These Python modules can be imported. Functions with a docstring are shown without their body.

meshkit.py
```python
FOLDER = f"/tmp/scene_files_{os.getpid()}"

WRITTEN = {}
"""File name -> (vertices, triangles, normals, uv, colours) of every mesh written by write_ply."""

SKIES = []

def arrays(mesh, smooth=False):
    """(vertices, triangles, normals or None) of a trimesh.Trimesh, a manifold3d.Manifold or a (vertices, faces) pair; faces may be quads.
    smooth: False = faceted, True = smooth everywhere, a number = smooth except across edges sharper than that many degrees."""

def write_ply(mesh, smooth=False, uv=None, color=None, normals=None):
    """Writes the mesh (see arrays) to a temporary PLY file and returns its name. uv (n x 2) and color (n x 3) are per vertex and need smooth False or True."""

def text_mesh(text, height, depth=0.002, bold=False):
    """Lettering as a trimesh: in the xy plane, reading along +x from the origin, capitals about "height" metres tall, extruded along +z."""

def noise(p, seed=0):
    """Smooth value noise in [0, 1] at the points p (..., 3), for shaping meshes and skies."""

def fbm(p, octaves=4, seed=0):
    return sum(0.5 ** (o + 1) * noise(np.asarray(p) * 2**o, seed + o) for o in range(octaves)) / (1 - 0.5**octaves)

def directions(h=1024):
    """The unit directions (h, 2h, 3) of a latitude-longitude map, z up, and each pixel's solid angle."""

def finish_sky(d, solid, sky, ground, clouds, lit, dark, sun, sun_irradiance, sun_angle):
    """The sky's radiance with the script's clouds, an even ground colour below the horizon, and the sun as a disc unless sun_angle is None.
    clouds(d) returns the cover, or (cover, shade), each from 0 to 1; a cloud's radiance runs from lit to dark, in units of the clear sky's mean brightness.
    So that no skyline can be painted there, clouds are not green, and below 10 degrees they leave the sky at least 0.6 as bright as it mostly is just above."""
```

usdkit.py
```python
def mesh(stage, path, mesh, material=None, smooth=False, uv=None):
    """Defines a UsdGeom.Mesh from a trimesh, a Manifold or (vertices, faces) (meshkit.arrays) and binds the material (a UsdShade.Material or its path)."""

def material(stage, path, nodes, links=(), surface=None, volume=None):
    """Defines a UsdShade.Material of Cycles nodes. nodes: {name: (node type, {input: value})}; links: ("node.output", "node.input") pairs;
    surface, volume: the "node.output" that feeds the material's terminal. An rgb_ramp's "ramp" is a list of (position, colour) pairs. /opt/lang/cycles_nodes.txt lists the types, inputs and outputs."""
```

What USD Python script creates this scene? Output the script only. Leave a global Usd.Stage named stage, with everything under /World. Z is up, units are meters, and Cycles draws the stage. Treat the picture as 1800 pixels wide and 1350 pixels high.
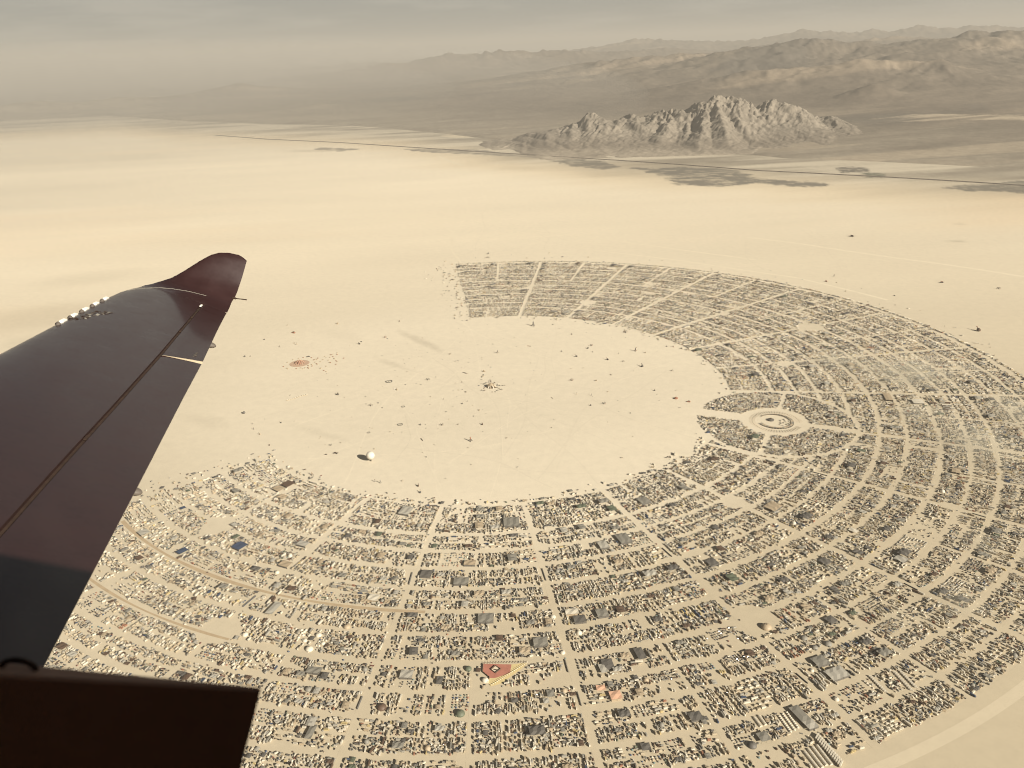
import math, random
import numpy as np, trimesh
import usdkit, meshkit
from pxr import Usd, UsdGeom, UsdLux, UsdShade, Gf, Sdf, Vt

stage = Usd.Stage.CreateInMemory()
UsdGeom.SetStageUpAxis(stage, UsdGeom.Tokens.z)
UsdGeom.SetStageMetersPerUnit(stage, 1.0)
UsdGeom.Xform.Define(stage, '/World')
LK = '/World/Looks'
UsdGeom.Scope.Define(stage, LK)
rng = np.random.default_rng(7)

# ------------------------------------------------------------------ camera, sky, sun, exposure
H = 1049.62                                    # flying height above the playa; the world origin lies below the camera
CAM = np.array([0.0, 0.0, H])
YAW, PITCH, ROLL = 1.977667607, 0.384009480, -0.038381391
FW = np.array([math.cos(YAW) * math.cos(PITCH), math.sin(YAW) * math.cos(PITCH), -math.sin(PITCH)])
_r = np.cross(FW, [0, 0, 1.0]); _r /= np.linalg.norm(_r); _u = np.cross(_r, FW)
RT = _r * math.cos(ROLL) + _u * math.sin(ROLL)
UP = -_r * math.sin(ROLL) + _u * math.cos(ROLL)
cam = UsdGeom.Camera.Define(stage, '/World/camera')
m4 = Gf.Matrix4d(1.0)
for i, row in enumerate((RT, UP, -FW)):
    m4.SetRow(i, Gf.Vec4d(*row, 0.0))
m4.SetRow(3, Gf.Vec4d(*CAM, 1.0))
cam.AddTransformOp().Set(m4)
cam.CreateHorizontalApertureAttr(36.0)
cam.CreateVerticalApertureAttr(27.0)
cam.CreateFocalLengthAttr(29.5438)
cam.CreateFStopAttr(14.0)
cam.CreateFocusDistanceAttr(2000.0)
cam.CreateClippingRangeAttr(Gf.Vec2f(0.05, 400000.0))
cam.CreateExposureAttr(1.05)

SUN_EL, SUN_AZ = math.radians(27.0), math.radians(-21.0)
SUN = np.array([math.cos(SUN_EL) * math.cos(SUN_AZ), math.cos(SUN_EL) * math.sin(SUN_AZ), math.sin(SUN_EL)])
dome = UsdLux.DomeLight.Define(stage, '/World/sky')
sky = usdkit.material(stage, LK + '/sky_air', {
    'sky': ('sky_texture', {'sky_type': 'single_scattering', 'sun_disc': False, 'sun_elevation': SUN_EL,
                            'sun_rotation': math.atan2(SUN[0], SUN[1]), 'altitude': 2240.0, 'air_density': 1.0,
                            'aerosol_density': 0.6, 'ozone_density': 1.0}),
    'tc': ('texture_coordinate', {}),
    'map': ('mapping', {'mapping_type': 'point', 'scale': (5.0, 5.0, 46.0)}),
    'n': ('noise_texture', {'scale': 1.0, 'detail': 6.0, 'roughness': 0.6}),
    'cr': ('rgb_ramp', {'ramp': [(0.0, (0, 0, 0)), (0.46, (0, 0, 0)), (0.62, (0.45, 0.45, 0.45)), (1.0, (0.7, 0.7, 0.7))]}),
    'xyz': ('separate_xyz', {}),
    'low': ('rgb_ramp', {'ramp': [(0.0, (.86, .86, .86)), (0.09, (.82, .82, .82)), (0.20, (.45, .45, .45)), (0.42, (0, 0, 0)), (1.0, (0, 0, 0))]}),   # dust thins with height
    'dust': ('mix_color', {'blend_type': 'multiply', 'fac': 1.0, 'b': (.33, .282, .235), 'use_clamp': False}),
    'veil': ('mix_color', {'blend_type': 'mix', 'b': (3.75, 3.65, 3.25), 'use_clamp': False}),
    'cl': ('mix_color', {'blend_type': 'mix', 'b': (5.0, 4.7, 4.0), 'use_clamp': False}),
    'bg': ('background_shader', {'strength': 0.05})},
    [('tc.generated', 'map.vector'), ('map.vector', 'n.vector'), ('n.fac', 'cr.fac'), ('cr.color', 'cl.fac'), ('tc.generated', 'xyz.vector'), ('xyz.z', 'low.fac'), ('low.color', 'veil.fac'),
     ('sky.color', 'dust.a'), ('dust.result', 'veil.a'), ('veil.result', 'cl.a'), ('cl.result', 'bg.color')], surface='bg.background')
UsdShade.MaterialBindingAPI.Apply(dome.GetPrim()).Bind(sky)
sun = UsdLux.DistantLight.Define(stage, '/World/sun')
sun.CreateNormalizeAttr(True)
sun.CreateIntensityAttr(1.25)
sun.CreateAngleAttr(0.5)
sun.CreateColorAttr(Gf.Vec3f(1.0, 0.93, 0.80))
_z = SUN; _x = np.cross([0, 0, 1.0], _z); _x /= np.linalg.norm(_x); _y = np.cross(_z, _x)
m4 = Gf.Matrix4d(1.0)
for i, row in enumerate((_x, _y, _z)):
    m4.SetRow(i, Gf.Vec4d(*row, 0.0))
sun.AddTransformOp().Set(m4)
HAZE_DENSITY, HAZE_COLOR = 2.8e-5, (0.63, 0.595, 0.535)

# ------------------------------------------------------------------ helpers
used = {}
def numbered(base):
    n = used.get(base, 0); used[base] = n + 1
    return base if n == 0 else f'{base}_{n:03d}'

def data(prim, label=None, cat=None, group=None, kind=None):
    for k, v in (('label', label), ('category', cat), ('group', group), ('kind', kind)):
        if v:
            prim.SetCustomDataByKey(k, v)

def thing(name, label, cat, loc=(0, 0, 0), rz=0.0, group=None, scale=None):
    x = UsdGeom.Xform.Define(stage, '/World/' + numbered(name))
    x.AddTranslateOp().Set(Gf.Vec3d(*map(float, loc)))
    x.AddRotateZOp().Set(math.degrees(rz))
    if scale is not None:
        x.AddScaleOp().Set(Gf.Vec3f(*map(float, scale)))
    data(x.GetPrim(), label, cat, group)
    return x.GetPrim()

def part(name, mesh, mat, parent, smooth=False, label=None):
    path = str(parent.GetPath()) if not isinstance(parent, str) else parent
    key = path + '/' + name
    n = used.get(key, 0); used[key] = n + 1
    p = usdkit.mesh(stage, key if n == 0 else f'{key}_{n:03d}', mesh, mat, smooth=smooth).GetPrim()
    if label:
        data(p, label)
    return p

def top(name, mesh, mat, label=None, cat=None, group=None, kind=None, smooth=False):
    p = usdkit.mesh(stage, '/World/' + numbered(name), mesh, mat, smooth=smooth).GetPrim()
    data(p, label, cat, group, kind)
    return p

def box(sx, sy, sz, at=(0, 0, 0)):
    """A box standing on at."""
    b = trimesh.creation.box((sx, sy, sz)); b.apply_translation((at[0], at[1], at[2] + sz / 2)); return b

def cyl(r, h, at=(0, 0, 0), n=10, r2=None):
    c = trimesh.creation.cylinder(r, h, sections=n)
    if r2 is not None:
        v = c.vertices; k = np.where(v[:, 2] > 0, r2 / r, 1.0); v[:, 0] *= k; v[:, 1] *= k; c.vertices = v
    c.apply_translation((at[0], at[1], at[2] + h / 2)); return c

def cone(r, h, at=(0, 0, 0), n=10):
    c = trimesh.creation.cone(r, h, sections=n); c.apply_translation(at); return c

def bar(a, b, r, n=6):
    return trimesh.creation.cylinder(r, segment=[a, b], sections=n)

def cat_(*ms):
    return trimesh.util.concatenate([m for m in ms])

def prism(pts, z0, z1):
    """Convex or star-shaped outline (n x 2) as a solid from z0 to z1."""
    pts = np.asarray(pts, float); n = len(pts); c = pts.mean(0)
    v = np.vstack([np.c_[pts, np.full(n, z0)], np.c_[pts, np.full(n, z1)], [[*c, z0], [*c, z1]]])
    i = np.arange(n); j = (i + 1) % n
    f = np.vstack([np.c_[i, j, j + n], np.c_[i, j + n, i + n], np.c_[j, i, np.full(n, 2 * n)], np.c_[i + n, j + n, np.full(n, 2 * n + 1)]])
    return trimesh.Trimesh(v, f, process=False)

def dome_mesh(r, h, n=10, rings=4, lip=0.0):
    """A half ellipsoid on the ground."""
    v, f = [], []
    for k in range(rings):
        a = k / rings * math.pi / 2
        for i in range(n):
            t = 2 * math.pi * (i + 0.5 * (k % 2)) / n
            v.append((r * math.cos(a) * math.cos(t), r * math.cos(a) * math.sin(t), lip + h * math.sin(a)))
    v.append((0, 0, lip + h))
    for k in range(rings - 1):
        for i in range(n):
            a, b = k * n + i, k * n + (i + 1) % n; c, d = a + n, b + n
            f += [(a, b, d), (a, d, c)] if k % 2 else [(a, b, c), (b, d, c)]
    for i in range(n):
        f.append(((rings - 1) * n + i, (rings - 1) * n + (i + 1) % n, rings * n))
    return trimesh.Trimesh(np.array(v), np.array(f), process=False)

def rotm(m, a, ax=(0, 0, 1)):
    m.apply_transform(trimesh.transformations.rotation_matrix(a, ax)); return m

def grid_mesh(P):
    """P: rows x columns x 3."""
    a, b = P.shape[:2]
    i, j = np.meshgrid(np.arange(a - 1), np.arange(b - 1), indexing='ij')
    q = np.stack([i * b + j, i * b + j + 1, (i + 1) * b + j + 1, (i + 1) * b + j], -1).reshape(-1, 4)
    return P.reshape(-1, 3), np.vstack([q[:, [0, 1, 2]], q[:, [0, 2, 3]]])

def strip(line, width, z, zmid=None):
    """A flat ribbon along a ground line (n x 2)."""
    line = np.asarray(line, float); t = np.gradient(line, axis=0); t /= np.linalg.norm(t, axis=1, keepdims=True)
    nrm = np.c_[-t[:, 1], t[:, 0]]; w = np.broadcast_to(np.asarray(width, float), (len(line),))[:, None] / 2
    cols = [line - nrm * w, line + nrm * w] if zmid is None else [line - nrm * w, line - nrm * w * .35, line + nrm * w * .35, line + nrm * w]
    zs = [z, z] if zmid is None else [z, zmid, zmid, z]
    return grid_mesh(np.stack([np.c_[c, np.full(len(line), zz)] for c, zz in zip(cols, zs)], 1))

def fb(x, y, scale, octaves=4, seed=0):
    return meshkit.fbm(np.stack([np.asarray(x) / scale, np.asarray(y) / scale, np.full(np.shape(x), 0.37)], -1), octaves, seed)

def sstep(a, b, x):
    t = np.clip((x - a) / (b - a), 0, 1); return t * t * (3 - 2 * t)

def plain(name, color, rough=0.8, var=0.12, scale=0.35, **kw):
    """Matt paint, cloth or wood with uneven tone and dust."""
    c = np.array(color, float)
    return usdkit.material(stage, f'{LK}/{name}', {
        'geo': ('geometry', {}),
        'n': ('noise_texture', {'scale': scale, 'detail': 4.0, 'roughness': 0.6}),
        'r': ('rgb_ramp', {'ramp': [(0.25, tuple(c * (1 - var))), (0.75, tuple(np.minimum(c * (1 + var), 0.95)))]}),
        'p': ('principled_bsdf', {'roughness': rough, 'specular_ior_level': 0.3, **kw})},
        [('geo.position', 'n.vector'), ('n.fac', 'r.fac'), ('r.color', 'p.base_color')], surface='p.BSDF')

def vertex_coloured(name, fine, amount, bump=0.0):
    nodes = {'a': ('attribute', {'attribute': 'albedo'}), 'geo': ('geometry', {}),
             'n': ('noise_texture', {'scale': fine, 'detail': 6.0, 'roughness': 0.65}),
             'r': ('rgb_ramp', {'ramp': [(0.25, (1 - amount,) * 3), (0.75, (1 + amount,) * 3)]}),
             'mu': ('mix_color', {'blend_type': 'multiply', 'fac': 1.0, 'use_clamp': False}),
             'p': ('principled_bsdf', {'roughness': 0.95, 'specular_ior_level': 0.1})}
    links = [('geo.position', 'n.vector'), ('n.fac', 'r.fac'), ('a.color', 'mu.a'), ('r.color', 'mu.b'), ('mu.result', 'p.base_color')]
    if bump:
        nodes['b'] = ('bump', {'strength': 1.0, 'distance': bump})
        links += [('n.fac', 'b.height'), ('b.normal', 'p.normal')]
    return usdkit.material(stage, f'{LK}/{name}', nodes, links, surface='p.BSDF')

def coloured_mesh(name, mesh, colors, mat, smooth=False):
    used_v, inv = np.unique(mesh[1], return_inverse=True); mesh = (mesh[0][used_v], inv.reshape(-1, 3)); colors = np.asarray(colors)[used_v]
    m = usdkit.mesh(stage, '/World/' + name, mesh, mat, smooth=smooth)
    UsdGeom.PrimvarsAPI(m).CreatePrimvar('albedo', Sdf.ValueTypeNames.Color3fArray, 'vertex').Set(Vt.Vec3fArray.FromNumpy(np.asarray(colors, np.float32)))
    return m.GetPrim()

def seen(x, y, z=0.0, margin=0.03):
    """Which ground points the photograph takes in."""
    d = np.stack([np.asarray(x, float), np.asarray(y, float), np.full(np.shape(x), z)], -1) - CAM
    q = d @ FW; a = (d @ RT) / q; b = (d @ UP) / q
    return (q > 0) & (abs(a) < 0.6093 + margin) & (abs(b) < 0.457 + margin)

AZ0 = math.degrees(YAW)
# ------------------------------------------------------------------ the ground: playa, flats, far hills
PLAYA = np.array([0.64, 0.562, 0.432])
DESERT = np.array([0.125, 0.102, 0.078])
SHORE = np.array([(-60, 5600), (-40, 5900), (-31.6, 6350), (-25, 6500), (-18, 6700), (-16, 6900), (-11, 6950), (-6, 7300), (0, 8300), (5, 9600), (10, 11000), (15, 11900), (20, 13600), (24, 15900), (30, 16500), (40, 17500), (60, 18000)], float)
def polar(x, y):
    return np.hypot(x, y), (np.degrees(np.arctan2(y, x)) - AZ0 + 180) % 360 - 180
def inside_soft(x, y, poly):
    """Signed distance to an outline (metres, positive inside)."""
    poly = np.asarray(poly, float); d = np.full(np.shape(x), 1e9); odd = np.zeros(np.shape(x), bool)
    for (x0, y0), (x1, y1) in zip(poly, np.roll(poly, -1, 0)):
        ex, ey = x1 - x0, y1 - y0; t = np.clip(((x - x0) * ex + (y - y0) * ey) / (ex * ex + ey * ey), 0, 1)
        d = np.minimum(d, np.hypot(x - x0 - t * ex, y - y0 - t * ey))
        if y1 != y0:
            odd ^= ((y0 > y) != (y1 > y)) & (x < (x1 - x0) * (y - y0) / (y1 - y0) + x0)
    return np.where(odd, d, -d)
SCRUB = [
    ([(-1965, 7411), (-1759, 7403), (-1476, 7476), (-1222, 7475), (-1015, 7301), (-878, 7036), (-612, 6900), (-318, 6834), (-262, 6707), (-498, 6562), (-799, 6700), (-964, 6536), (-1145, 6479), (-1387, 6604), (-1568, 6963)], (.135, .122, .100), 60),
    ([(-2830, 7764), (-2674, 7948), (-2339, 7821), (-2065, 7434), (-2195, 7309), (-2518, 7449)], (.15, .134, .107), 50),
    ([(468, 6726), (640, 6883), (872, 7052), (1134, 7147), (1087, 6549), (861, 6600), (621, 6605)], (.15, .134, .107), 55),
    ([(-73, 7402), (65, 7390), (115, 7157), (-45, 7103)], (0.11, 0.11, 0.08), 35),
    ([(-288, 7667), (-148, 7720), (-14, 7636), (-11, 7442), (-220, 7349)], (0.11, 0.097, 0.08), 30),
    ([(-42, 10900), (356, 11376), (942, 11172), (1464, 11046), (1428, 10738), (915, 10788), (284, 10652)], (0.42, 0.345, 0.25), 70),
    ([(-4960, 8527), (-4571, 8613), (-3899, 8516), (-3395, 8179), (-2843, 7929), (-3650, 8107), (-4393, 8272)], (0.2, 0.175, 0.14), 40),
    ([(-6079, 8599), (-5385, 8491), (-5544, 8265), (-6009, 8383)], (0.24, 0.21, 0.165), 40),
    ([(-5188, 9955), (-4395, 10616), (-4250, 10264), (-4792, 9644)], (0.5, 0.42, 0.3), 60),
    ([(-4268, 9671), (-4088, 9870), (-3948, 9267), (-4144, 9255)], (0.5, 0.42, 0.3), 40),
]
DARK_PATCHES = [(-1532.41, 2685.43, 215.25, 31.98, -0.52, 0.16), (-1512.27, 2432.51, 144.64, 25.03, -0.39, 0.1), (-1874.45, 2654.94, 177.87, 85.12, -0.34, 0.05), (-3362.06, 2501.56, 356.74, 279.43, 0.65, 0.1), (-3708.4, 3064.74, 389.24, 229.5, 0.69, 0.08), (-3065.57, 2227.64, 171.82, 126.7, 0.63, 0.1), (-63.23, 4966.59, 41.76, 36.38, 0.23, 0.3), (451.28, 4955.93, 72.84, 40.7, 0.23, 0.22), (508.94, 5427.01, 54.45, 48.2, 0.22, 0.14), (-1824.55, 1815.29, 158.54, 55.08, -0.19, 0.07), (-1432.66, 1857.47, 185.88, 27.79, -0.21, 0.06), (-7804.09, 7577.78, 692.7, 389.12, 0.11, 0.06), (-6011.88, 8275.41, 509.39, 207.3, 0.09, 0.16), (-3034.52, 7232.71, 318.98, 213.73, 0.13, 0.1), (-2019.6, 7058.53, 429.85, 254.14, 0.14, 0.1)]
def ground_colour(x, y):
    r, az = polar(x, y)
    # wind-drawn coordinates: streaks run across the flat
    ca, sa = math.cos(math.radians(AZ0 - 84)), math.sin(math.radians(AZ0 - 84))
    u, v = x * ca + y * sa, -x * sa + y * ca
    n1 = fb(u / 4, v, 900, 5, 3); n2 = fb(u / 6, v, 260, 5, 11); n3 = fb(u / 2.2, v, 2600, 4, 23); n4 = fb(u / 5, v, 420, 6, 31)
    c = PLAYA[None] * (1 + 0.20 * (n1 - .5) + 0.12 * (n2 - .5) + 0.34 * (n3 - .5))[:, None]
    blush = sstep(.5, .75, fb(u / 3, v, 1500, 4, 41))[:, None]
    c = c * (1 - blush * np.array([0.0, 0.055, 0.11]))
    mx, my = x + 1083.85, y - 2340.03; mr = np.hypot(mx, my); near_right = .5 + .5 * np.cos(np.arctan2(my, mx) - math.radians(-38))   # trodden camp dust, plus lens vignetting painted in as darkening toward the near right
    c = c * (1 - (sstep(690, 1250, mr) * sstep(5200, 2300, mr) * (.07 + .25 * near_right ** 1.5))[:, None] * np.array([.92, 1.0, 1.16]))
    for cx, cy, ax, ay, rot, k in DARK_PATCHES:                       # soft-edged darker patches in the ground colour
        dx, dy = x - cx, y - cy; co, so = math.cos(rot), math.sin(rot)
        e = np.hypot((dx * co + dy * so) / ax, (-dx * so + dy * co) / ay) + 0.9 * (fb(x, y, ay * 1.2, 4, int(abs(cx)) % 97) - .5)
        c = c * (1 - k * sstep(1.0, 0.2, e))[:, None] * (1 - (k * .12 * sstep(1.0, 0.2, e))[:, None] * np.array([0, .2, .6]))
    shore = np.interp(az, SHORE[:, 0], SHORE[:, 1])
    rel = (r - shore) / shore + 0.16 * (n1 - .5) + 0.22 * (n4 - .5)
    t = sstep(-0.08, 0.16, rel)
    pale = sstep(0.45, 0.57, n4 * .6 + fb(u / 8, v, 330, 5, 57) * .4) * sstep(1.1, 0.02, rel)
    des = DESERT[None] * (1 + 0.5 * (fb(x, y, 500, 5, 71) - .5) + 0.35 * (n2 - .5))[:, None]
    near = (sstep(.95, -.02, rel) * np.clip(-.12 + 1.5 * fb(u / 4, v, 230, 6, 83), 0, 1) * .72)[:, None]; des = des * (1 - near) + PLAYA * .66 * (1 + .3 * (fb(x, y, 70, 5, 85) - .5))[:, None] * near
    des = des * (1 - pale[:, None] * .75) + PLAYA * .85 * pale[:, None] * .75
    tan = sstep(-0.16, 0.0, rel)[:, None]
    c = c * (1 - tan * np.array([.10, .14, .20]))
    c = c * (1 - t[:, None]) + des * t[:, None]
    for poly, col, soft in SCRUB:
        s = inside_soft(x, y, poly) + soft * 4.2 * (fb(u / 2.6, v, soft * 1.6, 6, 91) - .5) + soft * 1.6 * (fb(u / 2, v, soft * .35, 4, 95) - .5)
        k = (sstep(-soft * .35, soft * .30, s) * (.40 + .60 * sstep(.36, .56, fb(u / 4, v, soft * .7, 5, 97))))[:, None] * .93
        c = c * (1 - k) + np.array(col) * (1 + .25 * (n2 - .5))[:, None] * k
    return np.clip(c, .02, .8)

azs = np.radians(AZ0 + np.concatenate([np.linspace(-180, -40, 24)[:-1], np.linspace(-40, 40, 760), np.linspace(40, 180, 24)[1:]]))
rs = np.concatenate([[0, 300, 600], np.geomspace(820, 30000, 560), np.geomspace(31000, 160000, 26)])
G = np.stack([rs[:, None] * np.cos(azs), rs[:, None] * np.sin(azs), np.zeros((len(rs), len(azs)))], -1)
gv, gf = grid_mesh(G)
ground_mat = vertex_coloured('playa_dust', 0.035, 0.05)
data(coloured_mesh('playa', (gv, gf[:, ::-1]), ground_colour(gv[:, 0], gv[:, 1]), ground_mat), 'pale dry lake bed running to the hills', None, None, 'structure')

FAR = [
    ([(-3515, 19181, 452), (-2830, 19294, 566), (-2266, 19368, 615), (-1710, 19425, 664), (-618, 19490, 652), (16, 19500, 654), (425, 19495, 683), (829, 19482, 692), (1100, 19469, 745), (1262, 19459, 781), (1466, 19445, 713), (1666, 19429, 666), (1822, 19415, 702), (2093, 19387, 654), (2375, 19355, 625), (3259, 19226, 658)], 1700, 0.42),
    ([(-2635, 14970, 297), (-2096, 15055, 354), (-1305, 15144, 422), (-618, 15187, 440), (46, 15200, 459), (697, 15184, 395), (1179, 15154, 289), (1567, 15119, 219), (1945, 15075, 152)], 900, 0.4),
    ([(-354, 13195, 189), (-144, 13199, 268), (-29, 13200, 215), (158, 13199, 154)], 350, 0.3),
    ([(-12451, 16911, 5), (-11602, 17504, 5), (-10472, 18203, 5), (-9530, 18713, 9), (-8559, 19177, 44), (-7562, 19591, 221), (-6808, 19866, 369), (-6052, 20109, 467), (-5170, 20354, 512), (-4289, 20557, 483), (-3292, 20740, 488), (-2548, 20845, 394)], 1700, 0.42),
    ([(-4363, 29681, 443), (-3756, 29764, 509), (-2637, 29884, 523), (-1787, 29947, 480), (-307, 29998, 516), (491, 29996, 523), (1902, 29940, 386)], 1500, 0.4),
    ([(-19738, 41550, 425), (-15994, 43130, 442), (-13535, 43964, 486), (-12303, 44324, 736), (-11347, 44578, 887), (-9429, 45023, 685), (-6991, 45466, 652), (-4866, 45742, 681), (-4092, 45818, 807), (-3073, 45897, 972), (-1532, 45974, 791), (-291, 45999, 796), (669, 45995, 907), (1403, 45979, 783), (2249, 45945, 632), (3042, 45899, 747), (4176, 45810, 729), (5510, 45669, 611), (7187, 45435, 642)], 3200, 0.4),
    ([(-19170, 26861, 5), (-18577, 27274, 41), (-17798, 27789, 216), (-17270, 28120, 307), (-16556, 28546, 411), (-16010, 28856, 523), (-15697, 29028, 587), (-15502, 29132, 501), (-15184, 29299, 585), (-14679, 29555, 680), (-14157, 29809, 659), (-13209, 30241, 680), (-11668, 30868, 640), (-9513, 31599, 580), (-7541, 32127, 530)], 2300, 0.42),
    ([(-28291, 38777, 13), (-26833, 39799, 275), (-25342, 40765, 346), (-24088, 41518, 36), (-23319, 41955, 5)], 2600, 0.4),
    ([(-16662, 16572, 5), (-16327, 16902, 9), (-16082, 17135, 44), (-15873, 17329, 149), (-15708, 17479, 111), (-15529, 17638, 85), (-15195, 17926, 279), (-14957, 18126, 332), (-14768, 18280, 294), (-14451, 18531, 193), (-13902, 18947, 50), (-13445, 19274, 5), (-12731, 19753, 5)], 1100, 0.35),
    ([(-17064, 13567, 263), (-16783, 13913, 294), (-16492, 14256, 304), (-16273, 14506, 261), (-15718, 15106, 264), (-15389, 15441, 214), (-14773, 16031, 193)], 800, 0.3),
    ([(-10208, 14214, 26), (-10023, 14346, 120), (-9894, 14435, 70)], 350, 0.3),
]
ROCK = [
    ([(-3880, 9108, 37), (-3648, 9232, 106), (-3384, 9359, 175), (-3117, 9479, 287), (-3022, 9537, 319), (-2839, 9620, 262), (-2711, 9684, 269), (-2484, 9772, 316), (-2355, 9831, 316), (-2270, 9877, 367), (-2141, 9933, 399), (-1972, 9994, 363), (-1827, 10048, 449), (-1729, 10092, 481), (-1621, 10136, 441), (-1471, 10186, 442), (-1337, 10230, 389), (-1201, 10274, 402), (-1022, 10319, 409), (-867, 10359, 333), (-679, 10400, 219), (-552, 10433, 130), (-397, 10466, 66), (-179, 10498, 5)], 520, 0.22),
    ([(-3653, 9243, 92), (-3595, 9049, 47), (-3537, 8855, 5)], 235, 0.12),
    ([(-3394, 9388, 160), (-3368, 9129, 83), (-3342, 8870, 5)], 235, 0.12),
    ([(-3033, 9573, 310), (-3056, 9130, 161), (-3080, 8687, 5)], 235, 0.12),
    ([(-2957, 9610, 282), (-2850, 9163, 146), (-2743, 8716, 5)], 235, 0.12),
    ([(-2851, 9660, 253), (-2730, 9193, 131), (-2610, 8727, 5)], 235, 0.12),
    ([(-2496, 9818, 306), (-2484, 9278, 159), (-2472, 8739, 5)], 235, 0.12),
    ([(-2365, 9872, 307), (-2310, 9414, 159), (-2256, 8956, 5)], 235, 0.12),
    ([(-2146, 9959, 391), (-2084, 9227, 203), (-2023, 8496, 5)], 235, 0.12),
    ([(-1977, 10021, 355), (-1861, 9272, 184), (-1745, 8523, 5)], 235, 0.12),
    ([(-1831, 10074, 441), (-1702, 9218, 229), (-1574, 8363, 5)], 235, 0.12),
    ([(-1731, 10108, 474), (-1480, 9253, 246), (-1230, 8398, 5)], 235, 0.12),
    ([(-1621, 10144, 434), (-1337, 9502, 225), (-1053, 8860, 5)], 235, 0.12),
    ([(-1472, 10191, 435), (-1242, 9696, 226), (-1012, 9201, 5)], 235, 0.12),
    ([(-1200, 10270, 397), (-1058, 9814, 206), (-917, 9359, 5)], 235, 0.12),
    ([(-1022, 10319, 403), (-912, 9894, 209), (-803, 9470, 5)], 235, 0.12),
    ([(-867, 10357, 327), (-747, 9971, 170), (-627, 9585, 5)], 235, 0.12),
    ([(-678, 10400, 213), (-589, 10103, 110), (-500, 9807, 5)], 235, 0.12),
    ([(-551, 10427, 125), (-457, 10175, 65), (-364, 9924, 5)], 235, 0.12),
    ([(-2154, 8790, 20), (-2016, 8823, 80), (-1904, 8847, 83), (-1734, 8882, 13)], 170, 0.1),
    ([(-1096, 8983, 5), (-991, 8996, 40), (-868, 9008, 5)], 140, 0.1),
]
ROCK_C, ROCK_U = (-1942, 9569), (0.9362, 0.3516)
def ridge_height(x, y, ridges, acc=0.02, gain=.94):
    h = np.zeros(np.shape(x))
    for pts, w, skirt in ridges:
        pts = np.asarray(pts, float); best = np.zeros(np.shape(x))
        for a, b in zip(pts[:-1], pts[1:]):
            ex, ey = b[0] - a[0], b[1] - a[1]; t = np.clip(((x - a[0]) * ex + (y - a[1]) * ey) / (ex * ex + ey * ey), 0, 1)
            d = np.hypot(x - a[0] - t * ex, y - a[1] - t * ey); z = a[2] + t * (b[2] - a[2])
            best = np.maximum(best, z * gain * ((1 - skirt) * np.exp(-(d / w) ** 1.35) + skirt * np.exp(-(d / (3.2 * w)) ** 1.6)))
        h = np.maximum(h, best) + acc * np.minimum(h, best)
    return h
def eroded(x, y, h, scale, amount, seed):
    wx, wy = x + scale * .5 * (fb(x, y, scale, 3, seed + 5) - .5), y + scale * .5 * (fb(x, y, scale, 3, seed + 9) - .5)
    rid = 1 - abs(2 * fb(wx, wy, scale, 5, seed) - 1)            # sharp crests
    fine = 1 - abs(2 * fb(wx, wy, scale / 3.1, 5, seed + 2) - 1)
    tiny = np.minimum(1, 1.8 * abs(2 * fb(wx * .9, wy, scale / 6.5, 5, seed + 3) - 1))
    return h * (1 + amount * (rid - .72) + amount * .45 * (fine - .72) + amount * .16 * (tiny - .65))

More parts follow.
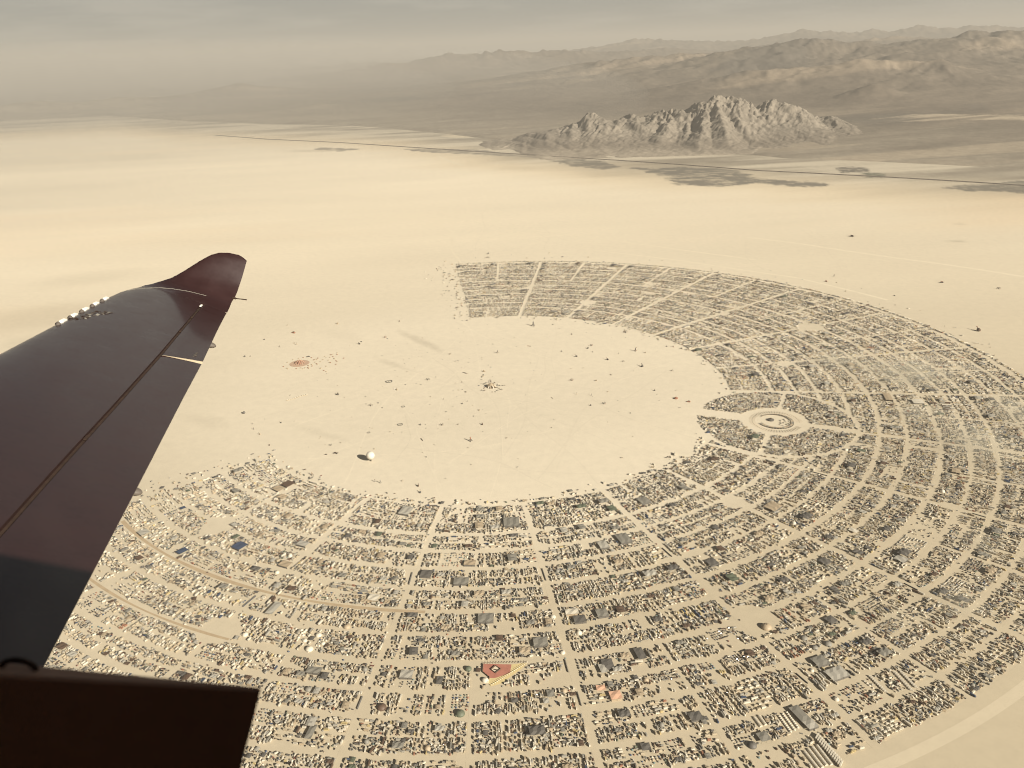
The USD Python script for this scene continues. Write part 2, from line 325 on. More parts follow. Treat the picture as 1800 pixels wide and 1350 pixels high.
faz = np.radians(AZ0 + np.linspace(-38, 38, 820)); frs = np.concatenate([np.geomspace(7300, 26000, 320), np.geomspace(26100, 78000, 150)[0:]])
FX, FY = frs[:, None] * np.cos(faz), frs[:, None] * np.sin(faz)
fr, fa = polar(FX, FY)
shore_f = np.interp(fa, SHORE[:, 0], SHORE[:, 1])
apron = np.clip((fr - shore_f * 1.25) / 9000, 0, 1.4) * np.interp(fa, [-40, -25, -10, 5, 20, 40], [230, 210, 120, 70, 30, 20])
hh = ridge_height(FX, FY, FAR, 0.02, .88)
FZ = eroded(FX, FY, hh, 2300, .82, 5) + apron + 22 * (fb(FX, FY, 900, 4, 8) - .5) * sstep(0, 60, apron) - 3
FZ = np.minimum(FZ, -4 + np.maximum(0, fr - shore_f * 1.22) * .045 + np.maximum(0, fr - shore_f * 1.22) ** 2 * 2e-4)
fv, ff = grid_mesh(np.stack([FX, FY, FZ], -1))
keep = (fv[ff][:, :, 2] > -2).any(1)
ca, sa = math.cos(math.radians(AZ0 - 84)), math.sin(math.radians(AZ0 - 84))
fu, fw_ = fv[:, 0] * ca + fv[:, 1] * sa, -fv[:, 0] * sa + fv[:, 1] * ca
tone = fb(fu / 2.5, fw_, 1500, 5, 17); tone2 = fb(fv[:, 0], fv[:, 1], 500, 5, 19)
fc = DESERT[None] * (1 + 0.75 * (tone - .5) + 0.65 * (tone2 - .5))[:, None]
palef = (sstep(.60, .70, fb(fu / 4, fw_, 900, 5, 29)) * .55)[:, None]
fc = fc * (1 - palef) + np.array([.26, .205, .148]) * palef
dark = (sstep(.60, .72, fb(fv[:, 0], fv[:, 1], 2200, 4, 37)) * .5)[:, None]
fc = fc * (1 - dark * np.array([.45, .38, .28]))
for poly, col, soft in SCRUB[5:6]:
    k = sstep(-soft * .5, soft * .5, inside_soft(fv[:, 0], fv[:, 1], poly) + soft * 9 * (fb(fu / 4, fw_, soft * 3, 6, 93) - .5))[:, None] * .75 * sstep(.38, .62, fb(fu / 6, fw_, 150, 5, 94))[:, None]; fc = fc * (1 - k) + np.array(col) * k
nearf = (sstep(1.95, 1.15, np.hypot(fv[:, 0], fv[:, 1]) / np.interp(polar(fv[:, 0], fv[:, 1])[1], SHORE[:, 0], SHORE[:, 1])) * np.clip(-.1 + 1.35 * fb(fu / 4, fw_, 230, 6, 83), 0, 1) * .62)[:, None]
fc = fc * (1 - nearf) + PLAYA * .60 * (1 + .5 * (fb(fu / 2, fw_, 90, 5, 85) - .5))[:, None] * nearf
streak = (sstep(.55, .63, fb(fu / 7, fw_, 380, 5, 47)) * sstep(13500, 9000, np.hypot(fv[:, 0], fv[:, 1])) * .55)[:, None]; fc = fc * (1 - streak) + np.array([.34, .28, .205]) * streak
hills_mat = vertex_coloured('hill_rock', 0.012, 0.18)
data(coloured_mesh('far_hills', (fv, ff[keep][:, ::-1]), np.clip(fc, .02, .7), hills_mat, smooth=True), 'hazy brown desert hills beyond the lake bed', None, None, 'structure')

# the rocky mountain that stands alone at the edge of the flat
mu = np.linspace(-2900, 3000, 590); mv = np.linspace(-1500, 1500, 300)
MU, MV = np.meshgrid(mu, mv, indexing='ij')
MX, MY = ROCK_C[0] + MU * ROCK_U[0] - MV * ROCK_U[1], ROCK_C[1] + MU * ROCK_U[1] + MV * ROCK_U[0]
mh = ridge_height(MX, MY, ROCK, 0.03, 1.12)
wU, wV = MU + 170 * (fb(MX, MY, 420, 4, 61) - .5), MV + 170 * (fb(MX, MY, 420, 4, 63) - .5)
gul = np.minimum(1, 2.0 * abs(2 * fb(wU, wV / 4.5, 430, 4, 65) - 1))       # narrow gullies run down broad faces
gul2 = np.minimum(1, 1.8 * abs(2 * fb(wU + .45 * wV, wV / 3.5, 170, 5, 66) - 1))
gul3 = np.minimum(1, 1.6 * abs(2 * fb(wU - .3 * wV, wV / 3.0, 70, 4, 67) - 1))
crag = fb(MX, MY, 55, 5, 68)
MZ = mh * (.95 + .30 * (gul - .72) + .19 * (gul2 - .68) + .10 * (gul3 - .6) + .05 * (crag - .5))
MZ = MZ - 20 - 26 * sstep(-1500, -2100, MU) - 16 * sstep(1700, 2300, MU) + 14 * (fb(MX, MY, 300, 4, 69) - .5)
MZ = MZ - 2 - 40 * sstep(.86, 1.0, np.maximum(abs(MV) / 1500, np.maximum(MU / 3000, -MU / 2900)))
rv, rf = grid_mesh(np.stack([MX, MY, MZ], -1))
keep = (rv[rf][:, :, 2] > -3).any(1)
rt = fb(rv[:, 0], rv[:, 1], 420, 5, 77); rt2 = .45 * fb(rv[:, 0], rv[:, 2] * 3 + rv[:, 1], 90, 4, 79) + .55 * fb((wU + .3 * wV).ravel(), wV.ravel() / 5, 46, 5, 80)
rc = np.array([.185, .158, .125])[None] * (1 + .6 * (rt - .5) + 1.1 * (rt2 - .5))[:, None]
foot = sstep(130, 20, rv[:, 2] + 60 * (rt - .5))[:, None]
rc = rc * (1 - foot) + (np.array([.17, .142, .11]) + np.array([.15, .13, .10]) * sstep(40, 0, rv[:, 2])[:, None] * np.clip(-.1 + 1.3 * rt[:, None], 0, 1)) * (1 + .4 * (rt2 - .5) + .5 * (rt - .5))[:, None] * foot
data(coloured_mesh('rocky_mountain', (rv, rf[keep]), np.clip(rc, .02, .7), hills_mat, smooth=True), 'bare grey rocky mountain standing at the edge of the lake bed', None, None, 'structure')

# ------------------------------------------------------------------ air
R_AIR, TOP = 158000.0, 1700.0
hz = trimesh.creation.box((2 * R_AIR, 2 * R_AIR, TOP + 8)); hz.apply_translation((0, 0, (TOP + 8) / 2 - 8))
haze_mat = usdkit.material(stage, LK + '/haze_air', {'v': ('principled_volume', {'color': HAZE_COLOR, 'density': HAZE_DENSITY, 'anisotropy': 0.0})}, volume='v.volume')
top('haze', hz, haze_mat, 'pale dusty air over the whole lake bed', None, None, 'stuff')

# ------------------------------------------------------------------ railway line, tracks and streets
emb = np.array([(-8649, 9814), (-7419, 9373), (-6070, 9069), (-4905, 8693), (-3750, 8333), (-2758, 8024), (-2136, 7845), (-1561, 7646), (-888, 7384), (-344, 7269), (274, 7123), (650, 7016), (1131, 6864), (1900, 6640)], float)
tt = np.linspace(0, len(emb) - 1, 160); emb = np.c_[np.interp(tt, range(len(emb)), emb[:, 0]), np.interp(tt, range(len(emb)), emb[:, 1])]
top('railway_embankment', strip(emb, 24, -0.3, 6.0), plain('cinder', (.11, .09, .07), .95, .3, .02), 'thin dark straight railway bank crossing the edge of the flat', None, None, 'structure')
DUST_LIGHT = plain('graded_dust', (.61, .53, .395), .95, .05, .03)
DUST_CAMP = plain('trodden_dust', (.50, .41, .285), .95, .10, .05)
DUST_WET = plain('wet_dust', (.375, .285, .18), .95, .12, .05)
for k, (line, w) in enumerate([
        ([(-2093, 4356), (-2004, 4567), (-1873, 4696), (-1606, 4658), (-1230, 4544), (-883, 4415), (-485, 4294)], 20),
        ([(-614, 4809), (-272, 4700), (172, 4496), (510, 4352), (748, 4247)], 24),
        ([(-1934, 3853), (-2040, 4022), (-2172, 4246), (-2289, 4452)], 12),
        ([(-4166, 7962), (-3875, 7642), (-3580, 7352)], 30),
        ([(-1353, 4300), (-837, 4193), (-268, 3999), (121, 3722)], 16)]):
    line = np.array(line, float); t = np.linspace(0, len(line) - 1, 60)
    line = np.c_[np.interp(t, range(len(line)), line[:, 0]), np.interp(t, range(len(line)), line[:, 1])]
    line += 6 * np.c_[np.sin(t * 3.1), np.cos(t * 2.3)]
    top('dirt_track', strip(line, w, 0.05), DUST_LIGHT, None, None, None, 'structure')

MAN = np.array([-1083.85, 2340.03])
RINGS = [762, 904, 974, 1041, 1113, 1189, 1259, 1341, 1412, 1477, 1561, 1625, 1697]
RING_HALF = [12, 7.2, 6.8, 6.8, 6.8, 7.6, 6.8, 8.5, 6.6, 6.6, 7, 6.6, 12]
def clock(h, r=1.0):
    a = np.radians(30.0 * np.asarray(h, float)); return MAN + np.stack([-np.cos(a), np.sin(a)], -1) * np.asarray(r, float)[..., None]
def to_clock(x, y):
    dx, dy = x - MAN[0], y - MAN[1]; return (np.degrees(np.arctan2(dy, -dx)) / 30) % 12, np.hypot(dx, dy)
CC = MAN + np.array([907.0, 6.0])
def arc(r, h0, h1, step=8.0):
    n = max(8, int(abs(h1 - h0) * math.pi / 6 * r / step)); return clock(np.linspace(h0, h1, n), np.full(n, float(r)))
def away_from_cc(line, d=236.0):
    out, run = [], []
    for q in line:
        if np.hypot(*(q - CC)) > d:
            run.append(q)
        else:
            if len(run) > 3: out.append(np.array(run))
            run = []
    if len(run) > 3: out.append(np.array(run))
    return out
def street(name, line, w, z, mat):
    for run in away_from_cc(line):
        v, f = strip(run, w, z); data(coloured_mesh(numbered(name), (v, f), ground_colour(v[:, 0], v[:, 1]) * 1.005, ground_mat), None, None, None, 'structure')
for i, (r, hw) in enumerate(zip(RINGS[1:], RING_HALF[1:])):
    street('ring_street', arc(r, 2.0 if i < 11 else 1.95, 10.0), hw * 1.7, 0.06, DUST_LIGHT)
for h in np.arange(2.0, 10.01, 0.5):
    if abs(h - 6) < .1: continue
    street('radial_street', clock(np.full(40, h), np.linspace(770, 1700, 40)), 17, 0.10, DUST_LIGHT)
for h in np.arange(2.25, 10, 0.5):
    street('radial_street', clock(np.full(20, h), np.linspace(1345, 1700, 20)), 10, 0.10, DUST_LIGHT)
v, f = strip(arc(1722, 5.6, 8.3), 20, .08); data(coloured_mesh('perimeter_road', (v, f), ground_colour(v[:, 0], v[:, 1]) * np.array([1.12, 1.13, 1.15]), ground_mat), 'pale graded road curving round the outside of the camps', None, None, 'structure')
wet1, wet2 = arc(1189, 8.42, 9.86), arc(1341, 8.95, 9.75)
top('watered_street', strip(wet1, 8 + 2 * np.sin(np.arange(len(wet1)) * .13), 0.14), DUST_WET, 'brown freshly watered street curving past the blue canopies', None, None, 'structure')
top('watered_street', strip(wet2, 5.5 + 1.5 * np.sin(np.arange(len(wet2)) * .17), 0.14), DUST_WET, 'narrow brown watered street curving in from the wing edge', None, None, 'structure')

# ------------------------------------------------------------------ what the camps are made of
PAINT = {k: plain('paint_' + k.replace(' ', '_'), c, .55, .07, .5) for k, c in {
    'white': (.50, .45, .36), 'cream': (.36, .30, .21), 'silver': (.27, .25, .21), 'grey': (.19, .175, .145), 'dark': (.045, .036, .030),
    'tan': (.33, .26, .175), 'red': (.22, .085, .06), 'blue': (.05, .065, .10), 'green': (.10, .11, .075), 'brown': (.095, .062, .042),
    'yellow': (.42, .33, .165), 'peach': (.55, .335, .225), 'pale grey': (.33, .305, .255), 'dark grey': (.105, .095, .082), 'teal': (.11, .15, .14), 'rust': (.24, .12, .075)}.items()}
GLASS = plain('tinted_glass', (.02, .02, .022), .15, .1, .5)
TYRE = plain('tyre_rubber', (.025, .022, .02), .9, .1, .5)
def wheels(xs, y, r=.42):
    ms = []   # one wheel each
    for x in xs:
        for s in (-1, 1):
            c = trimesh.creation.cylinder(r, .26, sections=7); c.apply_transform(trimesh.transformations.rotation_matrix(math.pi / 2, [1, 0, 0])); c.apply_translation((x, s * y, r)); ms.append(('wheel', c, 'tyre'))
    return ms
def profile(pts, w, taper=0.0):
    """A side outline (x, z) as a body of width w; taper narrows its upper points."""
    pts = np.asarray(pts, float); n = len(pts); top_ = pts[:, 1].max(); k = 1 - taper * np.clip((pts[:, 1] / top_ - .5) * 2, 0, 1)
    v = np.vstack([np.c_[pts[:, 0], -k * w / 2, pts[:, 1]], np.c_[pts[:, 0], k * w / 2, pts[:, 1]]])
    i = np.arange(n); j = (i + 1) % n; c = pts.mean(0)
    v = np.vstack([v, [c[0], -w / 2 * .98, c[1]], [c[0], w / 2 * .98, c[1]]])
    f = np.vstack([np.c_[i, j, j + n], np.c_[i, j + n, i + n], np.c_[j, i, np.full(n, 2 * n)], np.c_[i + n, j + n, np.full(n, 2 * n + 1)]])
    return trimesh.Trimesh(v, f, process=False)
def s_motorhome(L=8.6):
    a = L / 2
    return [('body', profile([(-a, .55), (a - 2.1, .55), (a - .2, .6), (a, 1.15), (a - .9, 1.35), (a - 1.3, 2.0), (a - .35, 2.25), (a - .3, 3.0), (a - .7, 3.2), (-a + .2, 3.25), (-a, 3.05)], 2.5), None),
            ('air_conditioner', cat_(box(.9, .8, .32, (-1.2, 0, 3.22)), box(.6, .6, .2, (1.6, .3, 3.22))), 'pale grey'),
            ('windscreen', profile([(a - .86, 1.42), (a - 1.22, 1.98), (a - 1.34, 1.98), (a - 1.0, 1.42)], 2.2), 'glass'), *wheels((-a + 2.0, a - 1.6), 1.1)]
def s_trailer(L=7.2):
    a = L / 2
    return [('body', profile([(-a, .65), (a - .5, .65), (a, 1.1), (a + .05, 2.2), (a - .5, 3.0), (-a + .35, 3.05), (-a, 2.7)], 2.45), None),
            ('hitch', cat_(box(1.2, .12, .12, (a + .55, 0, .5)), box(.5, .5, .5, (a + .3, 0, .6))), 'dark'),
            ('roof_vent', box(.8, .7, .3, (.2, 0, 3.0)), 'pale grey'), *wheels((-.55, .4), 1.1, .36)]
def s_car(L=4.6):
    a = L / 2
    return [('body', profile([(-a, .35), (a, .35), (a, .8), (a - 1.1, .98), (-a + .15, 1.02), (-a, .85)], 1.8), None),
            ('cabin', profile([(-a + .25, .95), (a - 1.25, .95), (a - 1.9, 1.58), (-a + .7, 1.62)], 1.6, .12), 'glass'), ('roof', box(1.9, 1.36, .06, (-.45, 0, 1.6)), None), *wheels((-a + .85, a - .85), .8, .33)]
def s_van(L=5.6):
    a = L / 2
    return [('body', profile([(-a, .4), (a, .4), (a, 1.0), (a - .7, 1.3), (a - 1.3, 2.2), (-a + .1, 2.3), (-a, 2.1)], 2.0), None),
            ('windscreen', profile([(a - .72, 1.36), (a - 1.2, 2.1), (a - 1.32, 2.1), (a - .86, 1.36)], 1.75), 'glass'), *wheels((-a + 1.0, a - .95), .9, .36)]
def s_truck(L=8.4):
    a = L / 2
    return [('cargo_box', box(L - 2.3, 2.5, 2.6, (-1.15, 0, .95)), None), ('cab', profile([(a - 2.1, .6), (a, .6), (a, 1.3), (a - .5, 1.5), (a - .95, 2.45), (a - 2.1, 2.5)], 2.2), 'white'),
            *wheels((-a + 1.5, a - 1.1), 1.05, .45)]
def s_semi(L=14.5):
    a = L / 2
    return [('cargo_box', box(L - .2, 2.6, 2.9, (0, 0, 1.15)), None), ('landing_gear', cat_(box(.2, .2, 1.15, (a - 3, .8, 0)), box(.2, .2, 1.15, (a - 3, -.8, 0))), 'dark'), *wheels((-a + 1.3, -a + 2.5), 1.05, .5)]
def s_container(L=6.1):
    ribs = [box(.12, 2.52, 2.5, (x, 0, .05)) for x in np.linspace(-L / 2 + .4, L / 2 - .4, 6)]
    return [('body', cat_(box(L, 2.44, 2.6), *ribs), None)]
def s_tent(r=2.1):
    return [('fly', cat_(dome_mesh(r, 1.75, 8, 3), profile([(-r - .7, 0), (-r + .5, 0), (-r + .6, 1.15)], 1.3, .3)), None)]
def s_cabin_tent(L=5.0):
    e = [(-1.7, 0), (1.7, 0), (1.55, 1.6), (0, 2.35), (-1.55, 1.6)]
    m = profile(e, L); m.apply_transform(trimesh.transformations.rotation_matrix(math.pi / 2, [0, 0, 1])); return [('fly', m, None)]
def s_bell(r=2.6):
    return [('canvas', cat_(cyl(r, .8, n=10), cone(r * 1.04, 2.3, (0, 0, .8), 10)), None)]
def s_yurt(r=2.2):
    return [('panels', cat_(cyl(r, 1.2, n=6), cone(r * 1.02, 1.2, (0, 0, 1.2), 6)), None)]
def s_canopy(L=6.0, W=4.0, h=2.5):
    roof = profile([(-W / 2, h), (W / 2, h), (W / 2, h + .12), (.2, h + .75), (-.2, h + .75), (-W / 2, h + .12)], L)
    roof.apply_transform(trimesh.transformations.rotation_matrix(math.pi / 2, [0, 0, 1]))
    return [('roof', roof, None), *[('pole', box(.1, .1, h, (sx * (L / 2 - .15), sy * (W / 2 - .15), 0)), 'dark') for sx in (-1, 1) for sy in (-1, 1)]]
def s_shade(L=12.0, W=9.0, h=3.1):
    g = []
    for i in range(5):
        for j in range(4):
            x, y = (i / 4 - .5) * L, (j / 3 - .5) * W; g.append((x, y, h + (.45 if (i in (1, 3) and j in (1, 2)) else 0) - (.35 if j in (0, 3) and i % 2 else 0)))
    P = np.array(g).reshape(5, 4, 3); v, f = grid_mesh(P); v2 = v - [0, 0, .06]
    roof = trimesh.Trimesh(np.vstack([v, v2]), np.vstack([f, f[:, ::-1] + len(v)]), process=False)
    return [('cloth', roof, None), *[('pole', box(.12, .12, h - .1, ((i / 2 - .5) * L * .98, (j - .5) * W * .98, 0)), 'dark') for i in range(3) for j in range(2)]]
def s_dome(r=4.6):
    m = dome_mesh(r, r * .82, 12, 4, .3)
    return [('cover', cat_(m, cyl(r * .995, .35, n=12)), None), ('door_hood', box(1.6, 1.8, 2.2, (r * .86, 0, 0)), None)]
def s_bus(L=11.0):
    a = L / 2
    return [('body', profile([(-a, .5), (a - 1.2, .5), (a - 1.1, .6), (a, .75), (a, 1.45), (a - 1.1, 1.6), (a - 1.25, 2.6), (a - 1.7, 2.95), (-a + .2, 3.0), (-a, 2.6)], 2.45), None), ('side_windows', box(L - 3, 2.5, .6, (-.6, 0, 1.75)), 'glass'), *wheels((-a + 2.6, a - 1.9), 1.05, .48)]

def mat_of(m, colour):
    return PAINT[colour] if m is None else GLASS if m == 'glass' else TYRE if m == 'tyre' else PAINT[m]
# kind: (maker, colours with weights, category, words)
KINDS = {
    'motorhome': (s_motorhome, {'white': 4, 'cream': 4, 'tan': 2, 'silver': 1}, 'motorhome', 'motorhome'),
    'travel_trailer': (s_trailer, {'white': 4, 'cream': 4, 'silver': 2, 'dark grey': 1}, 'trailer', 'travel trailer'),
    'car': (s_car, {'white': 2, 'dark': 5, 'silver': 4, 'tan': 2, 'red': 1, 'blue': 1}, 'car', 'car'),
    'van': (s_van, {'white': 3, 'grey': 3, 'cream': 2, 'dark': 1}, 'van', 'van'),
    'box_truck': (s_truck, {'white': 5, 'yellow': 1, 'cream': 3, 'tan': 1}, 'truck', 'box truck'),
    'semi_trailer': (s_semi, {'white': 3, 'brown': 1, 'silver': 2, 'grey': 1}, 'trailer', 'cargo trailer'),
    'cargo_container': (s_container, {'tan': 2, 'rust': 2, 'dark grey': 2, 'cream': 2}, 'container', 'cargo container'),
    'dome_tent': (s_tent, {'grey': 3, 'tan': 3, 'brown': 3, 'teal': 1, 'blue': 1, 'rust': 1, 'green': 1}, 'tent', 'dome tent'),
    'cabin_tent': (s_cabin_tent, {'tan': 3, 'brown': 2, 'grey': 2, 'green': 1, 'cream': 2}, 'tent', 'cabin tent'),
    'bell_tent': (s_bell, {'cream': 4, 'white': 3}, 'tent', 'bell tent'),
    'folding_yurt': (s_yurt, {'silver': 4, 'white': 2}, 'yurt', 'panel yurt'),
    'canopy': (s_canopy, {'white': 3, 'grey': 4, 'tan': 3, 'blue': 1, 'pale grey': 4, 'dark grey': 3, 'brown': 4}, 'canopy', 'pitched canopy'),
    'shade_structure': (s_shade, {'pale grey': 4, 'grey': 5, 'dark grey': 4, 'tan': 3, 'brown': 2, 'green': 1}, 'shade structure', 'cloth shade'),
    'camp_dome': (s_dome, {'white': 1, 'tan': 3, 'grey': 4}, 'dome', 'covered dome'),
    'bus': (s_bus, {'white': 2, 'yellow': 1, 'blue': 1}, 'bus', 'long bus'),
}
ITEMS = {k: [] for k in KINDS}            # kind -> (x, y, rotation, scale, colour)
TAKEN = {}
def blocked(x, y):
    for px, py, pr in RESERVED:
        if (x - px) ** 2 + (y - py) ** 2 < pr * pr: return True
    return False
def free(x, y, r):
    """Keeps things from standing in one another: a coarse grid of discs."""
    i, j = int(x // 8), int(y // 8)
    for a in (-1, 0, 1):
        for b in (-1, 0, 1):
            for px, py, pr in TAKEN.get((i + a, j + b), ()):
                if (x - px) ** 2 + (y - py) ** 2 < (r + pr) ** 2: return False
    return True
def take(x, y, r):
    TAKEN.setdefault((int(x // 8), int(y // 8)), []).append((x, y, r))
HALF = {'motorhome': (4.3, 1.3), 'travel_trailer': (3.9, 1.3), 'car': (2.3, 1.0), 'van': (2.8, 1.1), 'box_truck': (4.2, 1.3), 'semi_trailer': (7.3, 1.4), 'cargo_container': (3.1, 1.3), 'dome_tent': (2.2, 2.1), 'cabin_tent': (2.5, 1.8), 'bell_tent': (2.7, 2.7), 'folding_yurt': (2.3, 2.3), 'canopy': (3.1, 2.1), 'shade_structure': (6.2, 4.7), 'camp_dome': (4.8, 4.7), 'bus': (5.5, 1.3)}
PICK = {k: (list(v[1]), np.cumsum(list(v[1].values())) / sum(v[1].values())) for k, v in KINDS.items()}
def put(kind, x, y, rot, scale=1.0, colour=None, force=False):
    """One thing on the ground if there is room for it."""
    a, b = HALF[kind]; a *= scale; b *= scale; n = max(1, int(round(a / b)))
    co, so = math.cos(rot), math.sin(rot)
    discs = [(x + co * t, y + so * t, b * .98) for t in (np.linspace(-(a - b), a - b, n) if n > 1 else (0.0,))]
    if not force and not all(free(*d) for d in discs): return False
    for d in discs: take(*d)
    if colour is None:
        names, cum = PICK[kind]; colour = names[int(np.searchsorted(cum, R.random()))]
    ITEMS[kind].append((x, y, rot, scale, colour)); return True

R = random.Random(11)
RESERVED = []                              # round places kept clear for the things placed by hand
PAVILIONS = [
    (-477.0, 1195.1, 27, 25, 'grey', 'large flat grey shade cloth beside a tan forecourt and white dome'),
    (-693.0, 1573.0, 37, 39, 'grey', 'square grey shade cloth with a dark open middle near the inner edge'),
    (-956.6, 1537.0, 28, 37, 'pale grey', 'slanted pale grey shade cloth at the inner front row'),
    (-784.8, 1318.9, 24, 25, 'dark grey', 'dark grey shade cloth third block in from the inner edge'),
    (-702.6, 1319.8, 32, 24, 'grey', 'long grey shade cloth over a dark yard'),
    (-603.4, 1225.0, 31, 27, 'grey', 'striped grey shade cloth above the carpeted square'),
    (-450.7, 1300.9, 26, 17, 'white', 'white roofed pavilion standing against a grey one'),
    (-428.7, 1284.3, 24, 21, 'dark grey', 'dark grey shade cloth below the white roofed pavilion'),
    (-393.6, 1317.6, 23, 25, 'grey', 'grey shade cloth right of the white roofed pavilion'),
    (-425.5, 1591.2, 28, 37, 'grey', 'tall grey shade cloth on the corner of a wide side street'),
    (-461.7, 1551.4, 22, 29, 'pale grey', 'pale grey shade cloth left of the tall grey one'),
    (-425.4, 1771.8, 27, 31, 'grey', 'grey shade cloth near the inner front row right of the middle'),
    (-222.7, 1562.8, 23, 23, 'dark grey', 'dark grey shade cloth among tight rows of vehicles'),
    (-128.5, 1842.5, 37, 32, 'tan', 'broad tan awning in an open yard'),
    (-341.3, 1179.8, 20, 25, 'dark grey', 'dark grey shade cloth next to a paler one by the side street'),
    (-345.5, 1165.6, 13, 23, 'pale grey', 'pale grey shade cloth left of the dark grey one'),
    (-306.1, 1109.0, 20, 20, 'peach', 'square peach coloured canopy with open ground on its left'),
    (-335.1, 1117.3, 16, 13, 'peach', 'narrow peach coloured awning left of the square peach canopy'),
    (-293.3, 1226.6, 16, 31, 'dark grey', 'deep dark grey shade cloth behind white awnings'),
    (13.2, 1317.5, 27, 24, 'grey', 'grey hall roof on the open ground by the far plaza'),
    (42.2, 1293.8, 37, 27, 'pale grey', 'very large pale hall roof on the corner of two streets'),
    (-168.9, 1107.8, 22, 18, 'dark grey', 'dark grey shade cloth at the corner of a wide junction'),
    (-58.2, 1101.6, 18, 19, 'grey', 'grey shade cloth in the last blocks at the bottom'),
    (-229.5, 1015.0, 15, 15, 'dark grey', 'small dark grey shade cloth near the bottom edge'),
    (-9.3, 1172.4, 18, 35, 'grey', 'deep grey shade cloth beside rows of small tents'),
    (9.0, 1155.1, 19, 19, 'pale grey', 'pale grey shade cloth joined to the deep grey one'),
    (-837.0, 980.6, 28, 16, 'grey', 'long low grey shade cloth beside white vehicles'),
    (-672.5, 1029.9, 23, 20, 'pale grey', 'pale grey square canopy alone in an open yard'),
    (-754.6, 852.5, 12, 31, 'grey', 'narrow grey shade cloth near the window ledge'),
    (-608.9, 1036.2, 11, 20, 'dark grey', 'small dark grey shade cloth at a block corner'),
    (-464.6, 1037.4, 12, 12, 'dark grey', 'small square dark shade cloth two blocks below the carpeted square'),
    (-1244.1, 1271.7, 27, 28, 'blue', 'big dark blue canopy beside the watered street'),
    (-1356.8, 1209.8, 18, 23, 'blue', 'smaller blue canopy left of the big blue one'),
    (-1497.3, 1364.8, 12, 13, 'blue', 'tiny blue canopy near the left end of the camps'),
    (-1318.5, 1555.3, 26, 27, 'brown', 'ragged dark brown canopy near the inner front row'),
    (-1327.7, 1526.6, 26, 23, 'tan', 'tan canopy left of the ragged brown one'),
    (-1110.3, 1328.7, 26, 19, 'pale grey', 'pale grey canopy with a dark rim beside a side street'),
    (-1098.3, 1246.2, 25, 20, 'tan', 'square tan canopy above the watered street'),
    (-1504.8, 1242.2, 24, 22, 'pale grey', 'pale awning by the wing edge beside the watered street'),
    (-1022.7, 1106.5, 17, 39, 'pale grey', 'long pale tarpaulin strip below the watered street'),
    (-848.7, 1207.0, 22, 21, 'white', 'bright white marquee near the end of the watered street'),
    (-413.6, 1054.8, 10, 12, 'pale grey', 'pale canopy in the block below the carpeted square'),
    (-412.3, 1074.1, 13, 17, 'grey', 'grey canopy with a dark left side below the carpeted square'),
    (-714.1, 1386.7, 25, 18, 'tan', 'tan awning among trailers'),
    (206.9, 2615.6, 34, 31, 'white', 'white hall roof in the dusty blocks on the right'),
    (122.9, 2625.7, 57, 21, 'tan', 'long tan yard roof beside the dusty street on the right'),
    (24.2, 1446.1, 19, 19, 'dark grey', 'dark grey canopy near the far plaza'),
    (150.1, 1708.1, 23, 23, 'pale grey', 'striped pale canopy with a white truck at its corner'),
    (0.5, 1646.3, 21, 20, 'dark grey', 'dark shade cloth at the corner right of the large plaza'),
    (53.2, 1793.6, 14, 20, 'white', 'white tent hall beside the junction'),
    (283.5, 2172.7, 26, 19, 'tan', 'tan awning in the dusty blocks at the right edge'),
]
BIG_DOMES = [
    (-889.7, 1069.7, np.float64(6.1), 'white', 'big white dome, upper right of the white dome cluster'),
    (-882.4, 1029.2, np.float64(7.7), 'white', 'biggest white dome at the bottom of the white dome cluster'),
    (-905.4, 1047.1, np.float64(4.7), 'white', 'middle white dome of the white dome cluster'),
    (-867.3, 1052.3, np.float64(4.4), 'white', 'right hand white dome of the white dome cluster'),
    (-1027.4, 1021.7, np.float64(6.1), 'white', 'white dome at the edge of the left plaza'),
    (-851.2, 1110.5, np.float64(7.1), 'tan', 'tan dome beside trucks above the white dome cluster'),
    (-820.7, 938.1, np.float64(6.1), 'grey', 'grey and white dome right of the window ledge'),
    (-428.9, 1184.1, np.float64(5.0), 'white', 'white dome on the corner beside the grey shade cloth'),
    (-87.9, 1384.9, np.float64(10.0), 'tan', 'large tan dome with a dark shadow on the right plaza'),
    (-575.3, 1083.9, np.float64(6.6), 'green', 'round green dome left of the carpeted square'),
    (-540.9, 979.2, np.float64(8.3), 'green', 'dark green round tent by the straight side street'),
    (-674.4, 945.2, np.float64(8.5), 'brown', 'dark brown round tent two blocks right of the ledge'),
    (-481.4, 1276.5, np.float64(5.8), 'white', 'white dome at a corner above the grey shade cloth'),
    (-534.1, 1067.7, np.float64(6.5), 'white', 'white hexagonal tent at the corner of the carpeted square'),
    (20.2, 2216.3, np.float64(5.8), 'white', 'small white dome by the ring street right of the round camp'),
    (-1099.2, 1217.0, np.float64(5.3), 'white', 'small white dome below the watered street'),
    (-18.9, 1376.5, np.float64(7.0), 'grey', 'grey round tent, left one of the group past the right plaza'),
    (23.3, 1374.4, np.float64(7.6), 'grey', 'grey round tent, right one of the group past the right plaza'),
    (1.7, 1355.5, np.float64(6.4), 'grey', 'grey round tent, lowest of the group past the right plaza'),
    (45.3, 1231.8, np.float64(4.9), 'white', 'white dome alone at a dusty junction'),
    (-73.0, 1079.6, np.float64(7.7), 'dark grey', 'dark round tent in the last blocks at the bottom'),
    (1.6, 1290.6, np.float64(3.9), 'white', 'little white dome beside the open ground'),
]
SMALL_DOMES = [(-922.6, 1050.8), (-923.5, 1057.6), (-924.5, 1064.5), (-922.3, 1068.9), (-922.2, 1074.4), (-930.7, 1071.4), (-942.4, 1070.8), (-918.2, 1059.5)]
